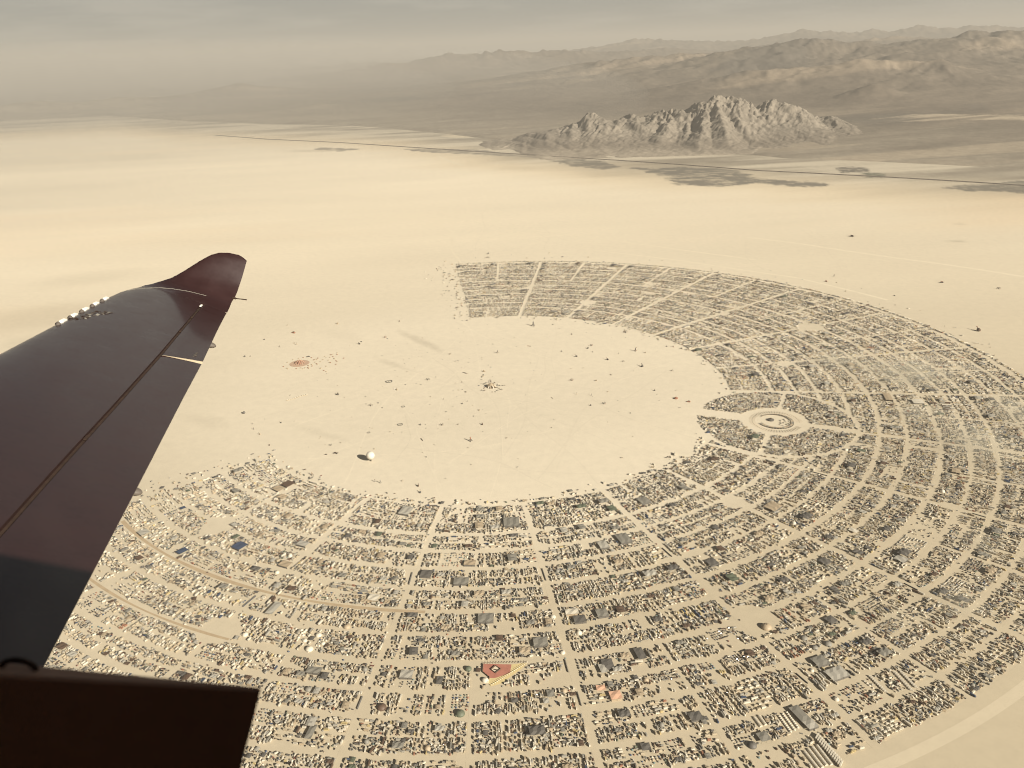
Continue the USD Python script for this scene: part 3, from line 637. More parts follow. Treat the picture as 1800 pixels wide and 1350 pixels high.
TOILET_ROWS = [((-371.1, 1096.7), (-354.5, 1068.1)), ((-720.0, 956.2), (-712.2, 927.2)), ((-1088.2, 1131.5), (-1090.1, 1092.2)), ((-559.3, 1423.4), (-536.2, 1385.6)), ((-817.9, 1316.0), (-803.7, 1275.2)), ((-335.7, 1585.9), (-308.3, 1560.1)), ((-23.9, 1274.1), (-2.3, 1254.8)), ((-59.9, 2060.1), (-17.7, 2048.4)), ((155.5, 1621.5), (180.5, 1605.8)), ((305.3, 1964.7), (332.5, 1955.4)), ((-418.7, 1167.7), (-402.1, 1138.5))]
RED = [(-554.9, 1106.5), (-506.3, 1122.7), (-500.2, 1102.6), (-507.9, 1091.9), (-520.4, 1079.5), (-529.0, 1076.4), (-546.6, 1085.5)]
YELLOW = [(-506.3, 1122.7), (-479.7, 1137.3), (-485.6, 1115.8), (-495.3, 1093.4), (-505.1, 1069.8), (-519.3, 1057.0), (-527.8, 1066.0), (-529.0, 1076.4), (-520.4, 1079.5), (-507.9, 1091.9), (-500.2, 1102.6)]
DIAMOND = [(-531.9, 1108.5), (-519.5, 1103.4), (-524.1, 1090.6), (-535.4, 1096.0)]
WHITE_TENTS = [(-1675.9, 2033.9), (-1672.3, 2039.2), (-1668.7, 2044.5), (-1665.1, 2049.8), (-1661.2, 2056.6), (-1658.0, 2065.9), (-1655.0, 2073.9), (-1650.6, 2080.9), (-1646.4, 2086.4), (-1641.7, 2092.1)]
ART = [
    (-2082.7, 2626.2, 'low', np.float64(21.4)), (-1974.5, 2779.6, 'block', np.float64(8.2)), (-2168.9, 2701.1, 'spire', np.float64(4.9)), (-2001.6, 2520.0, 'frame', np.float64(9.2)), (-1982.1, 2508.5, 'spire', np.float64(6.8)),
    (-2090.7, 2335.0, 'block', np.float64(6.7)), (-2072.4, 2344.1, 'arch', np.float64(6.7)), (-2146.5, 2521.9, 'low', np.float64(11.8)), (-1856.5, 2406.4, 'cross', np.float64(17.4)), (-1540.8, 2124.2, 'block', np.float64(8.8)),
    (-1374.5, 2104.7, 'ball', np.float64(5.9)), (-1387.8, 2079.2, 'frame', np.float64(12.8)), (-1342.6, 2075.4, 'block', np.float64(4.0)), (-1741.8, 1900.1, 'ball', np.float64(12.2)), (-1593.2, 1788.6, 'beast', np.float64(8.9)),
    (-1583.0, 1878.1, 'beast', np.float64(8.1)), (-1518.5, 1736.4, 'block', np.float64(4.3)), (-1635.0, 1812.0, 'spire', np.float64(5.4)), (-1662.9, 1843.5, 'spire', np.float64(4.6)), (-1372.2, 2220.3, 'beast', np.float64(10.5)),
    (-1368.7, 2269.5, 'low', np.float64(6.8)), (-1316.8, 2333.7, 'frame', np.float64(13.6)), (-1436.1, 2278.2, 'ring', np.float64(31.3)), (-1284.4, 2104.5, 'ring', np.float64(16.3)), (-1304.0, 1754.7, 'cross', np.float64(18.1)),
    (-1325.6, 1738.2, 'low', np.float64(9.8)), (-1214.0, 1812.9, 'low', np.float64(7.4)), (-1112.9, 1909.9, 'wall', np.float64(24.8)), (-1062.9, 1890.7, 'wall', np.float64(11.4)), (-974.4, 1945.9, 'tripod', np.float64(13.1)),
    (-988.3, 2058.9, 'beast', np.float64(10.2)), (-1165.3, 1998.8, 'block', np.float64(5.2)), (-1071.5, 1835.4, 'low', np.float64(4.8)), (-1048.0, 1814.7, 'block', np.float64(3.8)), (-989.7, 1660.9, 'beast', np.float64(10.4)),
    (-968.4, 1632.5, 'beast', np.float64(10.3)), (-1043.5, 1672.0, 'frame', np.float64(7.6)), (-1093.0, 1644.4, 'spire', np.float64(7.6)), (-1110.5, 1645.7, 'spire', np.float64(6.1)), (-1292.2, 1623.6, 'tripod', np.float64(9.4)),
    (-1219.0, 2429.1, 'wall', np.float64(21.7)), (-1165.7, 2461.4, 'block', np.float64(6.9)), (-1153.2, 2432.4, 'low', np.float64(8.8)), (-1149.3, 2412.0, 'low', np.float64(9.7)), (-1194.5, 2346.5, 'spire', np.float64(5.0)),
    (-1754.9, 2611.2, 'low', np.float64(10.1)), (-1746.9, 2584.8, 'beast', np.float64(12.3)), (-1691.0, 2685.2, 'frame', np.float64(13.6)), (-1674.0, 2674.4, 'low', np.float64(9.0)), (-1741.6, 2886.9, 'low', np.float64(12.0)),
    (-1358.1, 2586.4, 'frame', np.float64(10.5)), (-1041.2, 2151.9, 'block', np.float64(5.3)), (-1038.9, 2106.3, 'low', np.float64(7.0)), (-1187.7, 2195.4, 'spire', np.float64(4.4)), (-1144.6, 2272.6, 'frame', np.float64(8.6)),
    (-1106.4, 2203.9, 'spire', np.float64(3.6)), (-1114.6, 2181.4, 'block', np.float64(4.0)), (-1651.6, 2228.9, 'wall', np.float64(12.0)), (-2030.2, 2465.4, 'spire', np.float64(5.7)), (-1346.8, 1793.3, 'frame', np.float64(10.1)),
    (-1408.1, 1831.4, 'low', np.float64(6.0)), (-1287.3, 1902.9, 'ring', np.float64(13.7)), (-1225.0, 1981.6, 'ring', np.float64(22.5)), (-1102.4, 2018.2, 'frame', np.float64(12.0)), (-1058.5, 2036.0, 'frame', np.float64(6.8)),
    (-1283.6, 1617.2, 'spire', np.float64(4.7)), (-1868.6, 4082.4, 'block', np.float64(10.6)), (-1538.8, 4065.2, 'low', np.float64(10.3)), (-1183.2, 2984.3, 'tripod', np.float64(18.3)), (-1114.6, 3023.3, 'low', np.float64(9.2)),
    (-1001.8, 2927.2, 'beast', np.float64(8.0)), (-1534.6, 2984.7, 'beast', np.float64(8.6)), (-1111.0, 2753.2, 'wall', np.float64(21.3)), (-889.8, 2825.2, 'frame', np.float64(12.8)), (-892.1, 2791.8, 'block', np.float64(7.4)),
    (-865.3, 2760.6, 'low', np.float64(7.3)), (-905.6, 2696.3, 'beast', np.float64(12.3)), (-790.0, 2697.7, 'beast', np.float64(12.2)), (-733.2, 2696.8, 'frame', np.float64(10.1)), (-720.0, 2815.2, 'tripod', np.float64(12.5)),
    (-681.4, 2805.9, 'block', np.float64(5.4)), (-656.7, 2668.2, 'beast', np.float64(15.9)), (-551.1, 2658.3, 'frame', np.float64(9.9)), (-811.2, 3007.3, 'frame', np.float64(17.8)), (-624.2, 2895.9, 'low', np.float64(9.8)),
    (-1195.3, 2650.0, 'tripod', np.float64(10.5)), (-1224.9, 2428.8, 'wall', np.float64(23.7)), (-1163.6, 2462.1, 'low', np.float64(9.1)), (-1150.3, 2419.4, 'low', np.float64(9.7)), (-487.4, 2427.0, 'pavilion', np.float64(16.4)),
    (-444.9, 2413.0, 'low', np.float64(14.5)), (-565.7, 2470.0, 'beast', np.float64(8.4)), (-848.4, 2474.4, 'frame', np.float64(12.4)), (-737.7, 2560.3, 'frame', np.float64(8.9)), (-769.3, 2494.8, 'block', np.float64(5.7)),
    (-769.6, 2768.7, 'spire', np.float64(4.1)), (-976.0, 2734.2, 'low', np.float64(9.2)), (-860.1, 2313.5, 'wall', np.float64(16.3)), (-689.3, 2319.1, 'frame', np.float64(12.5)), (-795.4, 2365.4, 'spire', np.float64(5.5)),
    (-746.9, 2371.2, 'spire', np.float64(5.5)), (-724.9, 2293.4, 'block', np.float64(5.3)), (-1146.8, 2274.7, 'low', np.float64(8.4)), (-1115.3, 2185.1, 'low', np.float64(7.2)), (432.7, 3392.7, 'beast', np.float64(24.2)),
    (-62.7, 4951.7, 'low', np.float64(27.4)), (319.5, 3408.7, 'spire', np.float64(4.8)), (181.7, 3397.4, 'low', np.float64(9.6)), (-136.0, 3961.5, 'low', np.float64(16.7)), (341.3, 4069.2, 'low', np.float64(20.0)),
    (559.2, 4022.6, 'frame', np.float64(17.0)), (147.6, 3800.2, 'low', np.float64(10.7)), (-107.3, 4062.0, 'spire', np.float64(8.5)), (-91.9, 3953.1, 'low', np.float64(8.3)),
]
LAND = {'carpet': (-519.7, 1090.7), 'blue': (-1244.1, 1271.7), 'domes': (-894.5, 1053.9), 'wet': (-1028.8, 1148.7), 'ledge': (-865.4, 880.6), 'peach': (-309.0, 1112.2), 'plazaR': (-108.0, 1402.0), 'plazaL': (-1074.9, 1015.4), 'longtents': (26.8, 1099.7), 'hall': (42.2, 1293.8), 'greyshade': (-477.0, 1195.1), 'greenround': (-542.7, 983.0), 'brownround': (-676.6, 949.0), 'wingedge': (-1476.1, 1075.5), 'lastblock': (-229.5, 1015.0), 'cc': (-177.8, 2359.8), 'sqshade': (-693.0, 1573.0), 'white': (-450.7, 1300.9), 'deep': (-9.3, 1172.4), 'corner': (206.5, 1334.5), 'pale': (-672.5, 1029.9), 'bottom': (-482.9, 902.9)}
LONG_TENTS = [((5.1, 1095.2), (27.3, 1067.7)), ((10.5, 1102.1), (33.6, 1072.4)), ((15.9, 1109.1), (39.0, 1079.1)), ((22.3, 1115.2), (46.2, 1083.0)), ((-77.7, 1141.6), (-64.7, 1125.1)), ((-71.2, 1148.1), (-58.2, 1131.4))]
HERRING = [(21.2, 1132.4), (24.2, 1128.9), (27.2, 1125.3), (30.2, 1121.8), (33.2, 1118.3), (36.1, 1114.9), (39.1, 1111.4), (42.0, 1108.0), (44.9, 1104.6), (47.8, 1101.2), (50.7, 1097.8), (53.5, 1094.5), (56.4, 1091.1), (59.2, 1087.8)]
VAN_ROWS = [((137.0, 1334.7), (165.3, 1294.4)), ((145.3, 1342.4), (172.6, 1304.4)), ((97.6, 1309.5), (125.1, 1275.3)), ((-39.6, 1158.4), (-16.8, 1127.3)), ((-34.9, 1165.6), (-11.2, 1133.2)), ((-29.2, 1171.9), (-6.5, 1140.2))]
DUST = [(190.4, 2820.1, 133, 117, 26, 0.39), (-20.2, 2891.5, 94, 73, 18, 0.39), (347.5, 2330.3, 79, 129, 26, 0.39), (469.5, 2582.7, 67, 129, 26, 0.39), (256.4, 1561.2, 45, 40, 20, 0.39), (144.7, 1484.1, 37, 26, 14, 0.39), (306.6, 1821.1, 36, 38, 14, 0.39), (108.4, 1180.3, 38, 18, 10, 0.39), (-8.9, 1117.4, 26, 14, 8, 0.39), (214.4, 2499.9, 74, 62, 18, 0.39), (37.2, 1613.1, 26, 24, 9, 0.39)]

LM_PLAZAS = [(clock(9.0, 1325.), 42), (clock(7.47, 1352.), 46), (clock(4.5, 1319.), 48), (clock(3.02, 1015.), 34), (clock(9.5, 1050.), 36), (clock(7.0, 1000.), 30), (clock(5.02, 1015.), 26)]
for c, rr in LM_PLAZAS: RESERVED.append((c[0], c[1], rr))
for x, y, w, d, col, words in PAVILIONS:
    n = max(1, int(round(max(w, d) / max(3, min(w, d)))))
    h = float(to_clock(x, y)[0]); a = math.radians(90 - 30 * h) if False else math.atan2(*(clock(h + .01, 1000.) - clock(h, 1000.))[::-1])
    for t in (np.linspace(-.5, .5, 2 * n + 1)):
        ux, uy = (math.cos(a), math.sin(a)) if w > d else (-math.sin(a), math.cos(a))
        RESERVED.append((x + ux * t * (max(w, d) - min(w, d)), y + uy * t * (max(w, d) - min(w, d)), min(w, d) * .5 + 3.5))
for x, y, r, col, words in BIG_DOMES: RESERVED.append((x, y, r + 3))
for x, y in SMALL_DOMES: RESERVED.append((x, y, 5))
for a, b in TOILET_ROWS + LONG_TENTS + VAN_ROWS:
    for t in np.linspace(0, 1, 9): RESERVED.append((a[0] + t * (b[0] - a[0]), a[1] + t * (b[1] - a[1]), 5.5))
for x, y in HERRING: RESERVED.append((x, y, 8))
from shapely.geometry import Polygon, Point
_sq = Polygon(RED).union(Polygon(YELLOW)).buffer(3)
for x in np.arange(_sq.bounds[0], _sq.bounds[2], 4.0):
    for y in np.arange(_sq.bounds[1], _sq.bounds[3], 4.0):
        if _sq.contains(Point(x, y)): RESERVED.append((x, y, 3.5))
RES_GRID = {}
for px, py, pr in RESERVED:
    for i in range(int((px - pr) // 50), int((px + pr) // 50) + 1):
        for j in range(int((py - pr) // 50), int((py + pr) // 50) + 1):
            RES_GRID.setdefault((i, j), []).append((px, py, pr))
def blocked(x, y, m=1.5):
    for px, py, pr in RES_GRID.get((int(x // 50), int(y // 50)), ()):
        if (x - px) ** 2 + (y - py) ** 2 < (pr + m) ** 2: return True
    return False
MIX = ['car'] * 24 + ['motorhome'] * 15 + ['travel_trailer'] * 13 + ['dome_tent'] * 14 + ['cabin_tent'] * 7 + ['canopy'] * 15 + ['van'] * 7 + ['shade_structure'] * 8 + ['box_truck'] * 5 + ['folding_yurt'] * 4 + ['bell_tent'] * 2 + ['cargo_container'] * 2 + ['semi_trailer'] * 1 + ['bus'] * 1
LONG = ['motorhome'] * 7 + ['travel_trailer'] * 6 + ['box_truck'] * 2 + ['van'] * 3 + ['car'] * 6 + ['semi_trailer'] * 1 + ['cargo_container'] * 1 + ['bus'] * 1
SMALL = ['dome_tent'] * 6 + ['cabin_tent'] * 3 + ['canopy'] * 4 + ['car'] * 4 + ['folding_yurt'] * 2 + ['bell_tent'] * 1
class Lot:
    """A camp plot: u runs along the street, v away from the city's centre."""
    def __init__(s, h0, h1, r0, r1):
        s.h0, s.h1, s.r0, s.r1 = h0, h1, r0, r1; s.rm = (r0 + r1) / 2
        s.U = (h1 - h0) * math.pi / 6 * s.rm; s.V = r1 - r0
    def at(s, u, v):
        h = s.h0 + u / s.U * (s.h1 - s.h0); a = math.radians(30 * h); r = s.r0 + v
        return MAN[0] - r * math.cos(a), MAN[1] + r * math.sin(a), math.atan2(math.cos(a), math.sin(a)), math.atan2(math.sin(a), -math.cos(a))
    def put(s, kind, u, v, along, jit=.05, scale=None):
        x, y, ru, rv = s.at(u, v)
        if blocked(x, y) or not allowed(x, y): return False
        if scale is None: scale = R.uniform(.72, 1.0)
        return put(kind, x, y, (ru if along == 'u' else rv) + R.choice((0, math.pi)) + R.gauss(0, jit), scale)
def allowed(x, y):
    dx, dy = x - CC[0], y - CC[1]; d2 = dx * dx + dy * dy
    if d2 > 237 * 237: return True
    d = math.sqrt(d2)
    if d < 99 or d > 220: return False
    if abs(dy) < 16 + (20 if dx < 0 else 0) * 0.6: return False
    if abs(dx - (3 if dy > 0 else -10)) < 8: return False
    return math.hypot(x - MAN[0], y - MAN[1]) > 690
def fill(lot, dens):
    t = R.random(); U, V = lot.U, lot.V
    if t < .27:                                               # ranks of vehicles end to end
        u = 1.6 + R.random() * 2
        pure = R.random() < .5; k0 = R.choice(LONG)
        while u < U - 1.3:
            v = R.uniform(0, 5); skip = R.random() < .10
            while v < V - 3 and not skip:
                k = k0 if pure and R.random() < .75 else R.choice(LONG if R.random() < .7 else MIX); a = HALF[k][0]
                if R.random() < dens: lot.put(k, u + R.gauss(0, .35), v + a, 'v', .09)
                v += 2 * a + R.choice((.4, .6, 1.0, 2.0, 4.0))
            u += R.choice((3.0, 3.5, 4.0, 4.8, 6.5))
    elif t < .36:                                             # ranks across
        v = 1.6 + R.random() * 2
        while v < V - 1.3:
            u = R.uniform(0, 4)
            while u < U - 3:
                k = R.choice(LONG); a = HALF[k][0]
                if R.random() < dens: lot.put(k, u + a, v + R.gauss(0, .3), 'u', .09)
                u += 2 * a + R.choice((.6, 1.0, 2.0, 4.0))
            v += R.choice((4.4, 5.5, 7.0, 9.5))
    elif t < .45:                                             # grid of small tents
        sx, sy = R.uniform(4.6, 6.4), R.uniform(4.6, 6.6); k0 = R.choice(SMALL)
        for u in np.arange(2.5, U - 2, sx):
            for v in np.arange(2.5, V - 2, sy):
                if R.random() < dens * .95: lot.put(k0 if R.random() < .7 else R.choice(SMALL), u + R.gauss(0, .4), v + R.gauss(0, .4), R.choice('uv'), .1)
    else:                                                     # a compound: vehicles round the edge, shade in the middle
        if t > .66 and U > 24 and V > 24:
            dm = R.random() < .16; lot.put('camp_dome' if dm else 'shade_structure', U * R.uniform(.35, .65), V * R.uniform(.35, .65), R.choice('uv'), .06, R.uniform(.8, 1.3) if dm else R.uniform(1.0, min(2.4, U / 16, V / 16)))
        for e in (1.7, U - 1.7):
            v = R.uniform(0, 3)
            while v < V - 3:
                k = R.choice(LONG); a = HALF[k][0]
                if R.random() < dens: lot.put(k, e, v + a, 'v')
                v += 2 * a + R.choice((.6, 1.2, 2.5, 6))
        for _ in range(int(U * V / 8 * dens)):
            lot.put(R.choice(MIX), R.uniform(2, U - 2), R.uniform(2, V - 2), R.choice('uv'), R.choice((.06, .06, .5)))
for i in range(len(RINGS) - 1):
    r0, r1 = RINGS[i] + RING_HALF[i], RINGS[i + 1] - RING_HALF[i + 1]; rm = (r0 + r1) / 2
    step = .25 if RINGS[i] >= 1341 else .5
    for b in np.arange(2.0, 9.99, step):
        wide = lambda h: 7.6 if abs(h * 2 - round(h * 2)) < .01 else 5.4
        g0, g1 = wide(b) / (rm * math.pi / 6), wide(b + step) / (rm * math.pi / 6)
        if b < 2.01: g0 = 0
        halves = [(r0, r1)] if R.random() < .25 else [(r0, rm - R.choice((.5, 1.5, 2.5))), (rm + R.choice((.5, 1.5, 2.5)), r1)]
        if i == 0:
            halves = [(r0 + R.uniform(-2, 6), r0 + 38), (r0 + 40, r0 + 80), (r0 + 82, r1)]
        for va, vb in halves:
            h = b + g0
            while h < b + step - g1 - 8 / (rm * math.pi / 6):
                w = R.choice((16, 22, 28, 36, 48, 60)) / (rm * math.pi / 6); h1 = min(h + w, b + step - g1)
                if b + step - g1 - h1 < 10 / (rm * math.pi / 6): h1 = b + step - g1
                lot = Lot(h, h1, va, vb); cx, cy = lot.at(lot.U / 2, lot.V / 2)[:2]
                if seen(cx, cy, 0, .06):
                    dens = R.choice((.97, .95, .92, .9, .85, .72)) if R.random() > .05 else .25
                    if b >= 9.5 or b < 2.25: dens *= .88
                    fill(lot, dens)
                h = h1 + R.choice((.6, 1.0, 1.6, 3.0)) / (rm * math.pi / 6)
# the round camp's own blocks
for k in range(46):
    a0 = 2 * math.pi * k / 46
    for rr in np.arange(102, 220, 4.6):
        for t in np.arange(0, 2 * math.pi / 46 * rr, 6.8):
            a = a0 + t / rr; x, y = CC[0] + rr * math.cos(a) + R.gauss(0, .8), CC[1] + rr * math.sin(a) + R.gauss(0, .8)
            if R.random() < .8 and allowed(x, y) and seen(x, y, 0, .05): put(R.choice(MIX if k % 3 else LONG), x, y, a + (0 if k % 2 else math.pi / 2) + R.gauss(0, .08), R.uniform(.85, 1.1))
# strays: along the open edges, on the streets and out on the flat
for _ in range(420):
    h = R.uniform(1.9, 10.1); r = R.choice((R.uniform(735, 775), R.uniform(1700, 1735) if h < 6.4 else 760, R.uniform(1700, 1900) if h < 6.4 else 765))
    q = clock(h, r)
    if seen(q[0], q[1]) and not blocked(*q) and np.hypot(*(q - CC)) > 238: put(R.choice(MIX), q[0], q[1], R.uniform(0, 6.3))
for _ in range(500):
    i = R.randrange(1, 12); q = clock(R.uniform(2.05, 9.95), RINGS[i] + R.uniform(-5, 5))
    if seen(q[0], q[1]) and np.hypot(*(q - CC)) > 238: put(R.choice(['car', 'van', 'car', 'dome_tent']), q[0], q[1], R.uniform(0, 6.3), R.uniform(.7, 1.0))
for h0, sgn in ((2.0, -1), (10.0, 1)):
    for _ in range(110):
        q = clock(h0 + sgn * abs(R.gauss(0, 55)) / 700, R.uniform(790, 1690))
        if seen(q[0], q[1]): put(R.choice(MIX), q[0], q[1], R.uniform(0, 6.3))
for h in np.arange(2.0, 8.6, .0028):                          # the line of vehicles and fence wagons on the outer edge
    q = clock(h, 1712 + R.gauss(0, 1.5))
    if seen(q[0], q[1]) and R.random() < .55 and h < 6.6: put(R.choice(LONG), q[0], q[1], math.radians(90 - 30 * h) + math.pi / 2 + R.gauss(0, .1))
for _ in range(210):
    q = MAN + np.array([R.gauss(-150, 480), R.gauss(-80, 400)])
    if np.hypot(*(q - MAN)) < 745 and not blocked(*q): put(R.choice(['car', 'car', 'dome_tent', 'canopy', 'van']), q[0], q[1], R.uniform(0, 6.3), R.uniform(.45, .8), R.choice(('tan', 'silver', 'tan', 'grey')))
for k in range(26):
    a, rr = R.uniform(0, 6.28), R.uniform(22, 48); put('car' if k % 2 else 'canopy', MAN[0] + rr * math.cos(a), MAN[1] + rr * math.sin(a), a)
for (a, b) in VAN_ROWS:
    d = math.atan2(b[1] - a[1], b[0] - a[0]); n = int(math.hypot(b[0] - a[0], b[1] - a[1]) / 4.2)
    for k in range(n): put('van' if a[0] > 60 else 'folding_yurt', a[0] + (b[0] - a[0]) * k / n, a[1] + (b[1] - a[1]) * k / n, d + .9, 1.0, 'white', True)
for x, y in HERRING: put('semi_trailer', x, y, math.atan2(HERRING[-1][1] - HERRING[0][1], HERRING[-1][0] - HERRING[0][0]) - .95, .95, 'white', True)

# which of them get a prim of their own: the nearest 300 of a kind that the photograph shows
OUT_WING = [(0, 625), (190, 520), (300, 485), (370, 440), (440, 450), (415, 530), (80, 1160), (462, 1200), (420, 1352), (-5, 1352)]
def hidden_by_plane(x, y):
    d = np.array([x, y, 1.0]) - CAM; q = d @ FW; px, py = 900 + 1477.19 * (d @ RT) / q, 675 - 1477.19 * (d @ UP) / q; odd = False
    for (x0, y0), (x1, y1) in zip(OUT_WING, OUT_WING[1:] + OUT_WING[:1]):
        if (y0 > py) != (y1 > py) and px < (x1 - x0) * (py - y0) / (y1 - y0) + x0: odd = not odd
    return odd
NEAR = [
    ('the red carpeted square', (-519.7, 1082)), ('the white dome cluster', (-894, 1054)), ('the big dark blue canopy', (-1244, 1272)), ('the watered street', (-800, 1180)), ('the smaller blue canopy', (-1400, 1200)),
    ('the window ledge corner', (-850, 905)), ('the square peach canopy', (-309, 1112)), ('the large right plaza', (-108, 1402)), ('the empty left plaza', (-1075, 1015)),
    ('the long white tents', (27, 1100)), ('the pale hall roof', (42, 1294)), ('the flat grey pavilion', (-477, 1195)), ('the dark green round tent', (-543, 983)),
    ('the dark brown round tent', (-677, 949)), ('the edge of the wing', (-1476, 1075)), ('the bottom dark canopy', (-230, 1015)), ('the white roofed pavilion', (-451, 1301)),
    ('the deep grey pavilion', (-9, 1172)), ('the bottom right outer road', (160, 1240)), ('the lone pale canopy', (-672, 1030)), ('the bottom middle side street', (-490, 900)),
    ('the deep dark grey pavilion', (-300, 1245)), ('the far right outer blocks', (330, 1480)), ('the open-middled grey pavilion', (-693, 1573)), ('the corner grey pavilion', (-390, 1560)), ('the striped grey pavilion', (-640, 1240)), ('the inner front row', (-760, 1640)),
    ('the round ring camp', (-178, 2360)), ('the left inner edge', (-1000, 1480)), ('the ragged brown canopy', (-1240, 1560)), ('the right dusty blocks', (200, 2350)), ('the brown square awning', (-300, 1560)), ('the left outer blocks', (-1300, 960)), ('the white corner dome', (-420, 1165)), ('the third grey block', (-750, 1400))]
NEAR_XY = np.array([n[1] for n in NEAR], float)
def near_words(x, y):
    return NEAR[int(np.argmin(((NEAR_XY - (x, y)) ** 2).sum(1)))][0]
TONE = {'dark': 'dark', 'silver': 'silver grey', 'pale grey': 'pale grey', 'dark grey': 'dark grey', 'rust': 'rust coloured'}
PLURAL = {'motorhome': 'motorhomes', 'travel_trailer': 'travel trailers', 'car': 'cars', 'van': 'vans', 'box_truck': 'box trucks', 'semi_trailer': 'cargo trailers', 'cargo_container': 'cargo containers', 'dome_tent': 'dome tents', 'cabin_tent': 'cabin tents', 'bell_tent': 'bell tents', 'folding_yurt': 'panel yurts', 'canopy': 'canopies', 'shade_structure': 'shade structures', 'camp_dome': 'domes', 'bus': 'buses'}
def build_parts(root, kind, colour):
    for nm, mesh, m in KINDS[kind][0]():
        part(nm, mesh, mat_of(m, colour), root)
ALL_XY, ALL_K = np.array([(a[0], a[1]) for l_ in ITEMS.values() for a in l_]), [(k, a[4]) for k, l_ in ITEMS.items() for a in l_]
from scipy.spatial import cKDTree
TREE = cKDTree(ALL_XY)
def beside(x, y, kind):
    """What of another kind stands closest."""
    for dd, j in zip(*TREE.query((x, y), 8, distance_upper_bound=14.0)):
        if dd < 14 and ALL_K[j][0] != kind: return f' beside a {TONE.get(ALL_K[j][1], ALL_K[j][1])} {KINDS[ALL_K[j][0]][2]}'
    return ' standing apart'
TALL = 1.35
counts = {}
for kind, lst in ITEMS.items():
    P = np.array([(a[0], a[1]) for a in lst]); ok = seen(P[:, 0], P[:, 1], 0, 0.0)
    ok &= ~np.array([hidden_by_plane(*q) for q in P])
    d = np.hypot(P[:, 0], P[:, 1]) + np.where(ok, 0, 1e6); order = np.argsort(d, kind='stable')
    own = [j for j in order[:300] if ok[j]]; rest = [j for j in order if j not in set(own)]
    counts[kind] = len(lst); first = {}
    for j in own:
        x, y, rot, sc, col = lst[j]; tone = TONE.get(col, col)
        nb = beside(x, y, kind)
        t = thing(kind, f'{tone} {KINDS[kind][3]}{nb}, near {near_words(x, y)}', KINDS[kind][2], (x, y, 0), rot, f'{tone} {PLURAL[kind]}{nb} near {near_words(x, y)}', (sc, sc, sc * TALL))
        if col not in first:
            first[col] = t; build_parts(t, kind, col)
        else:
            t.GetReferences().AddInternalReference(first[col].GetPath()); t.SetInstanceable(True)
    if rest:
        pi = UsdGeom.PointInstancer.Define(stage, '/World/' + numbered('distant_' + PLURAL[kind].replace(' ', '_')))
        cols = [c for c in KINDS[kind][1]] + [c for c in {lst[j][4] for j in rest} if c not in KINDS[kind][1]]
        protos = []
        for c in cols:
            x = UsdGeom.Xform.Define(stage, str(pi.GetPath()) + '/' + kind + '_' + c.replace(' ', '_')); build_parts(x.GetPrim(), kind, c); protos.append(x.GetPath())
        pi.CreatePrototypesRel().SetTargets(protos)
        pi.CreateProtoIndicesAttr([cols.index(lst[j][4]) for j in rest])
        pi.CreatePositionsAttr([Gf.Vec3f(lst[j][0], lst[j][1], 0) for j in rest])
        pi.CreateOrientationsAttr([Gf.Quath(math.cos(lst[j][2] / 2), 0, 0, math.sin(lst[j][2] / 2)) for j in rest])
        pi.CreateScalesAttr([Gf.Vec3f(lst[j][3], lst[j][3], lst[j][3] * TALL) for j in rest])
        data(pi.GetPrim(), f'the many {PLURAL[kind]} of the farther camp blocks', KINDS[kind][2], None, 'stuff')
print('items', sum(counts.values()), counts)

# ------------------------------------------------------------------ things placed one by one
def tangent(x, y):
    h = float(to_clock(x, y)[0]); a = clock(h + .01, 1000.) - clock(h, 1000.); return math.atan2(a[1], a[0])
for x, y, w, d, col, words in PAVILIONS:
    w, d = max(w, 8), max(d, 8); hh = 4.2 + .035 * max(w, d); n = max(2, int(w / 7)); mrows = max(2, int(d / 8))
    t = thing('pavilion', words, 'pavilion', (x, y, 0), tangent(x, y) + R.gauss(0, .03))
    P = np.array([[((i / n - .5) * w, (j / mrows - .5) * d, hh + (.9 if i % 2 and 0 < j < mrows else 0) - (.5 if j in (0, mrows) and i % 2 else 0) + R.uniform(-.15, .15)) for j in range(mrows + 1)] for i in range(n + 1)])
    v, f = grid_mesh(P); roof = trimesh.Trimesh(np.vstack([v, v - [0, 0, .08]]), np.vstack([f, f[:, ::-1] + len(v)]), process=False)
    part('roof', roof, PAINT[col], t)
    for i in (0, n // 2, n):
        for j in (0, mrows):
            part('pole', box(.18, .18, P[i, j, 2] - .1, (P[i, j, 0], P[i, j, 1], 0)), PAINT['dark'], t)
    if w > 18:
        part('side_wall', box(w * .96, .15, hh - 1.0, (0, d / 2 * .96, 0)), PAINT['dark grey' if col not in ('white', 'peach') else 'tan'], t)
        part('counter', cat_(box(w * .3, 1.0, 1.1, (w * .1, 0, 0)), box(1.0, d * .3, 1.1, (-w * .2, 0, 0))), PAINT['brown'], t)
for x, y, r, col, words in BIG_DOMES:
    t = thing('event_dome', words, 'dome', (x, y, 0), R.uniform(0, 6.28))
    part('cover', cat_(dome_mesh(r, r * .8, 16, 5, .4), cyl(r * .997, .45, n=16)), PAINT[col], t)
    part('entrance', profile([(r * .8, 0), (r + 1.4, 0), (r + 1.3, 2.2), (r * .7, 2.6)], 2.4), PAINT[col], t)
    part('vent_cap', cyl(r * .12, .3, (0, 0, .4 + r * .79), 8), PAINT['dark'], t)
for k, (x, y) in enumerate(SMALL_DOMES):
    t = thing('white_pod_tent', 'small white round pod tent in the white dome cluster', 'tent', (x, y, 0), R.uniform(0, 6), 'small white pod tents of the white dome cluster')
    part('cover', dome_mesh(3.0, 2.6, 12, 4, .1), PAINT['white'], t); part('entrance', box(1.2, 1.2, 1.8, (2.7, 0, 0)), PAINT['cream'], t)
toilet = None
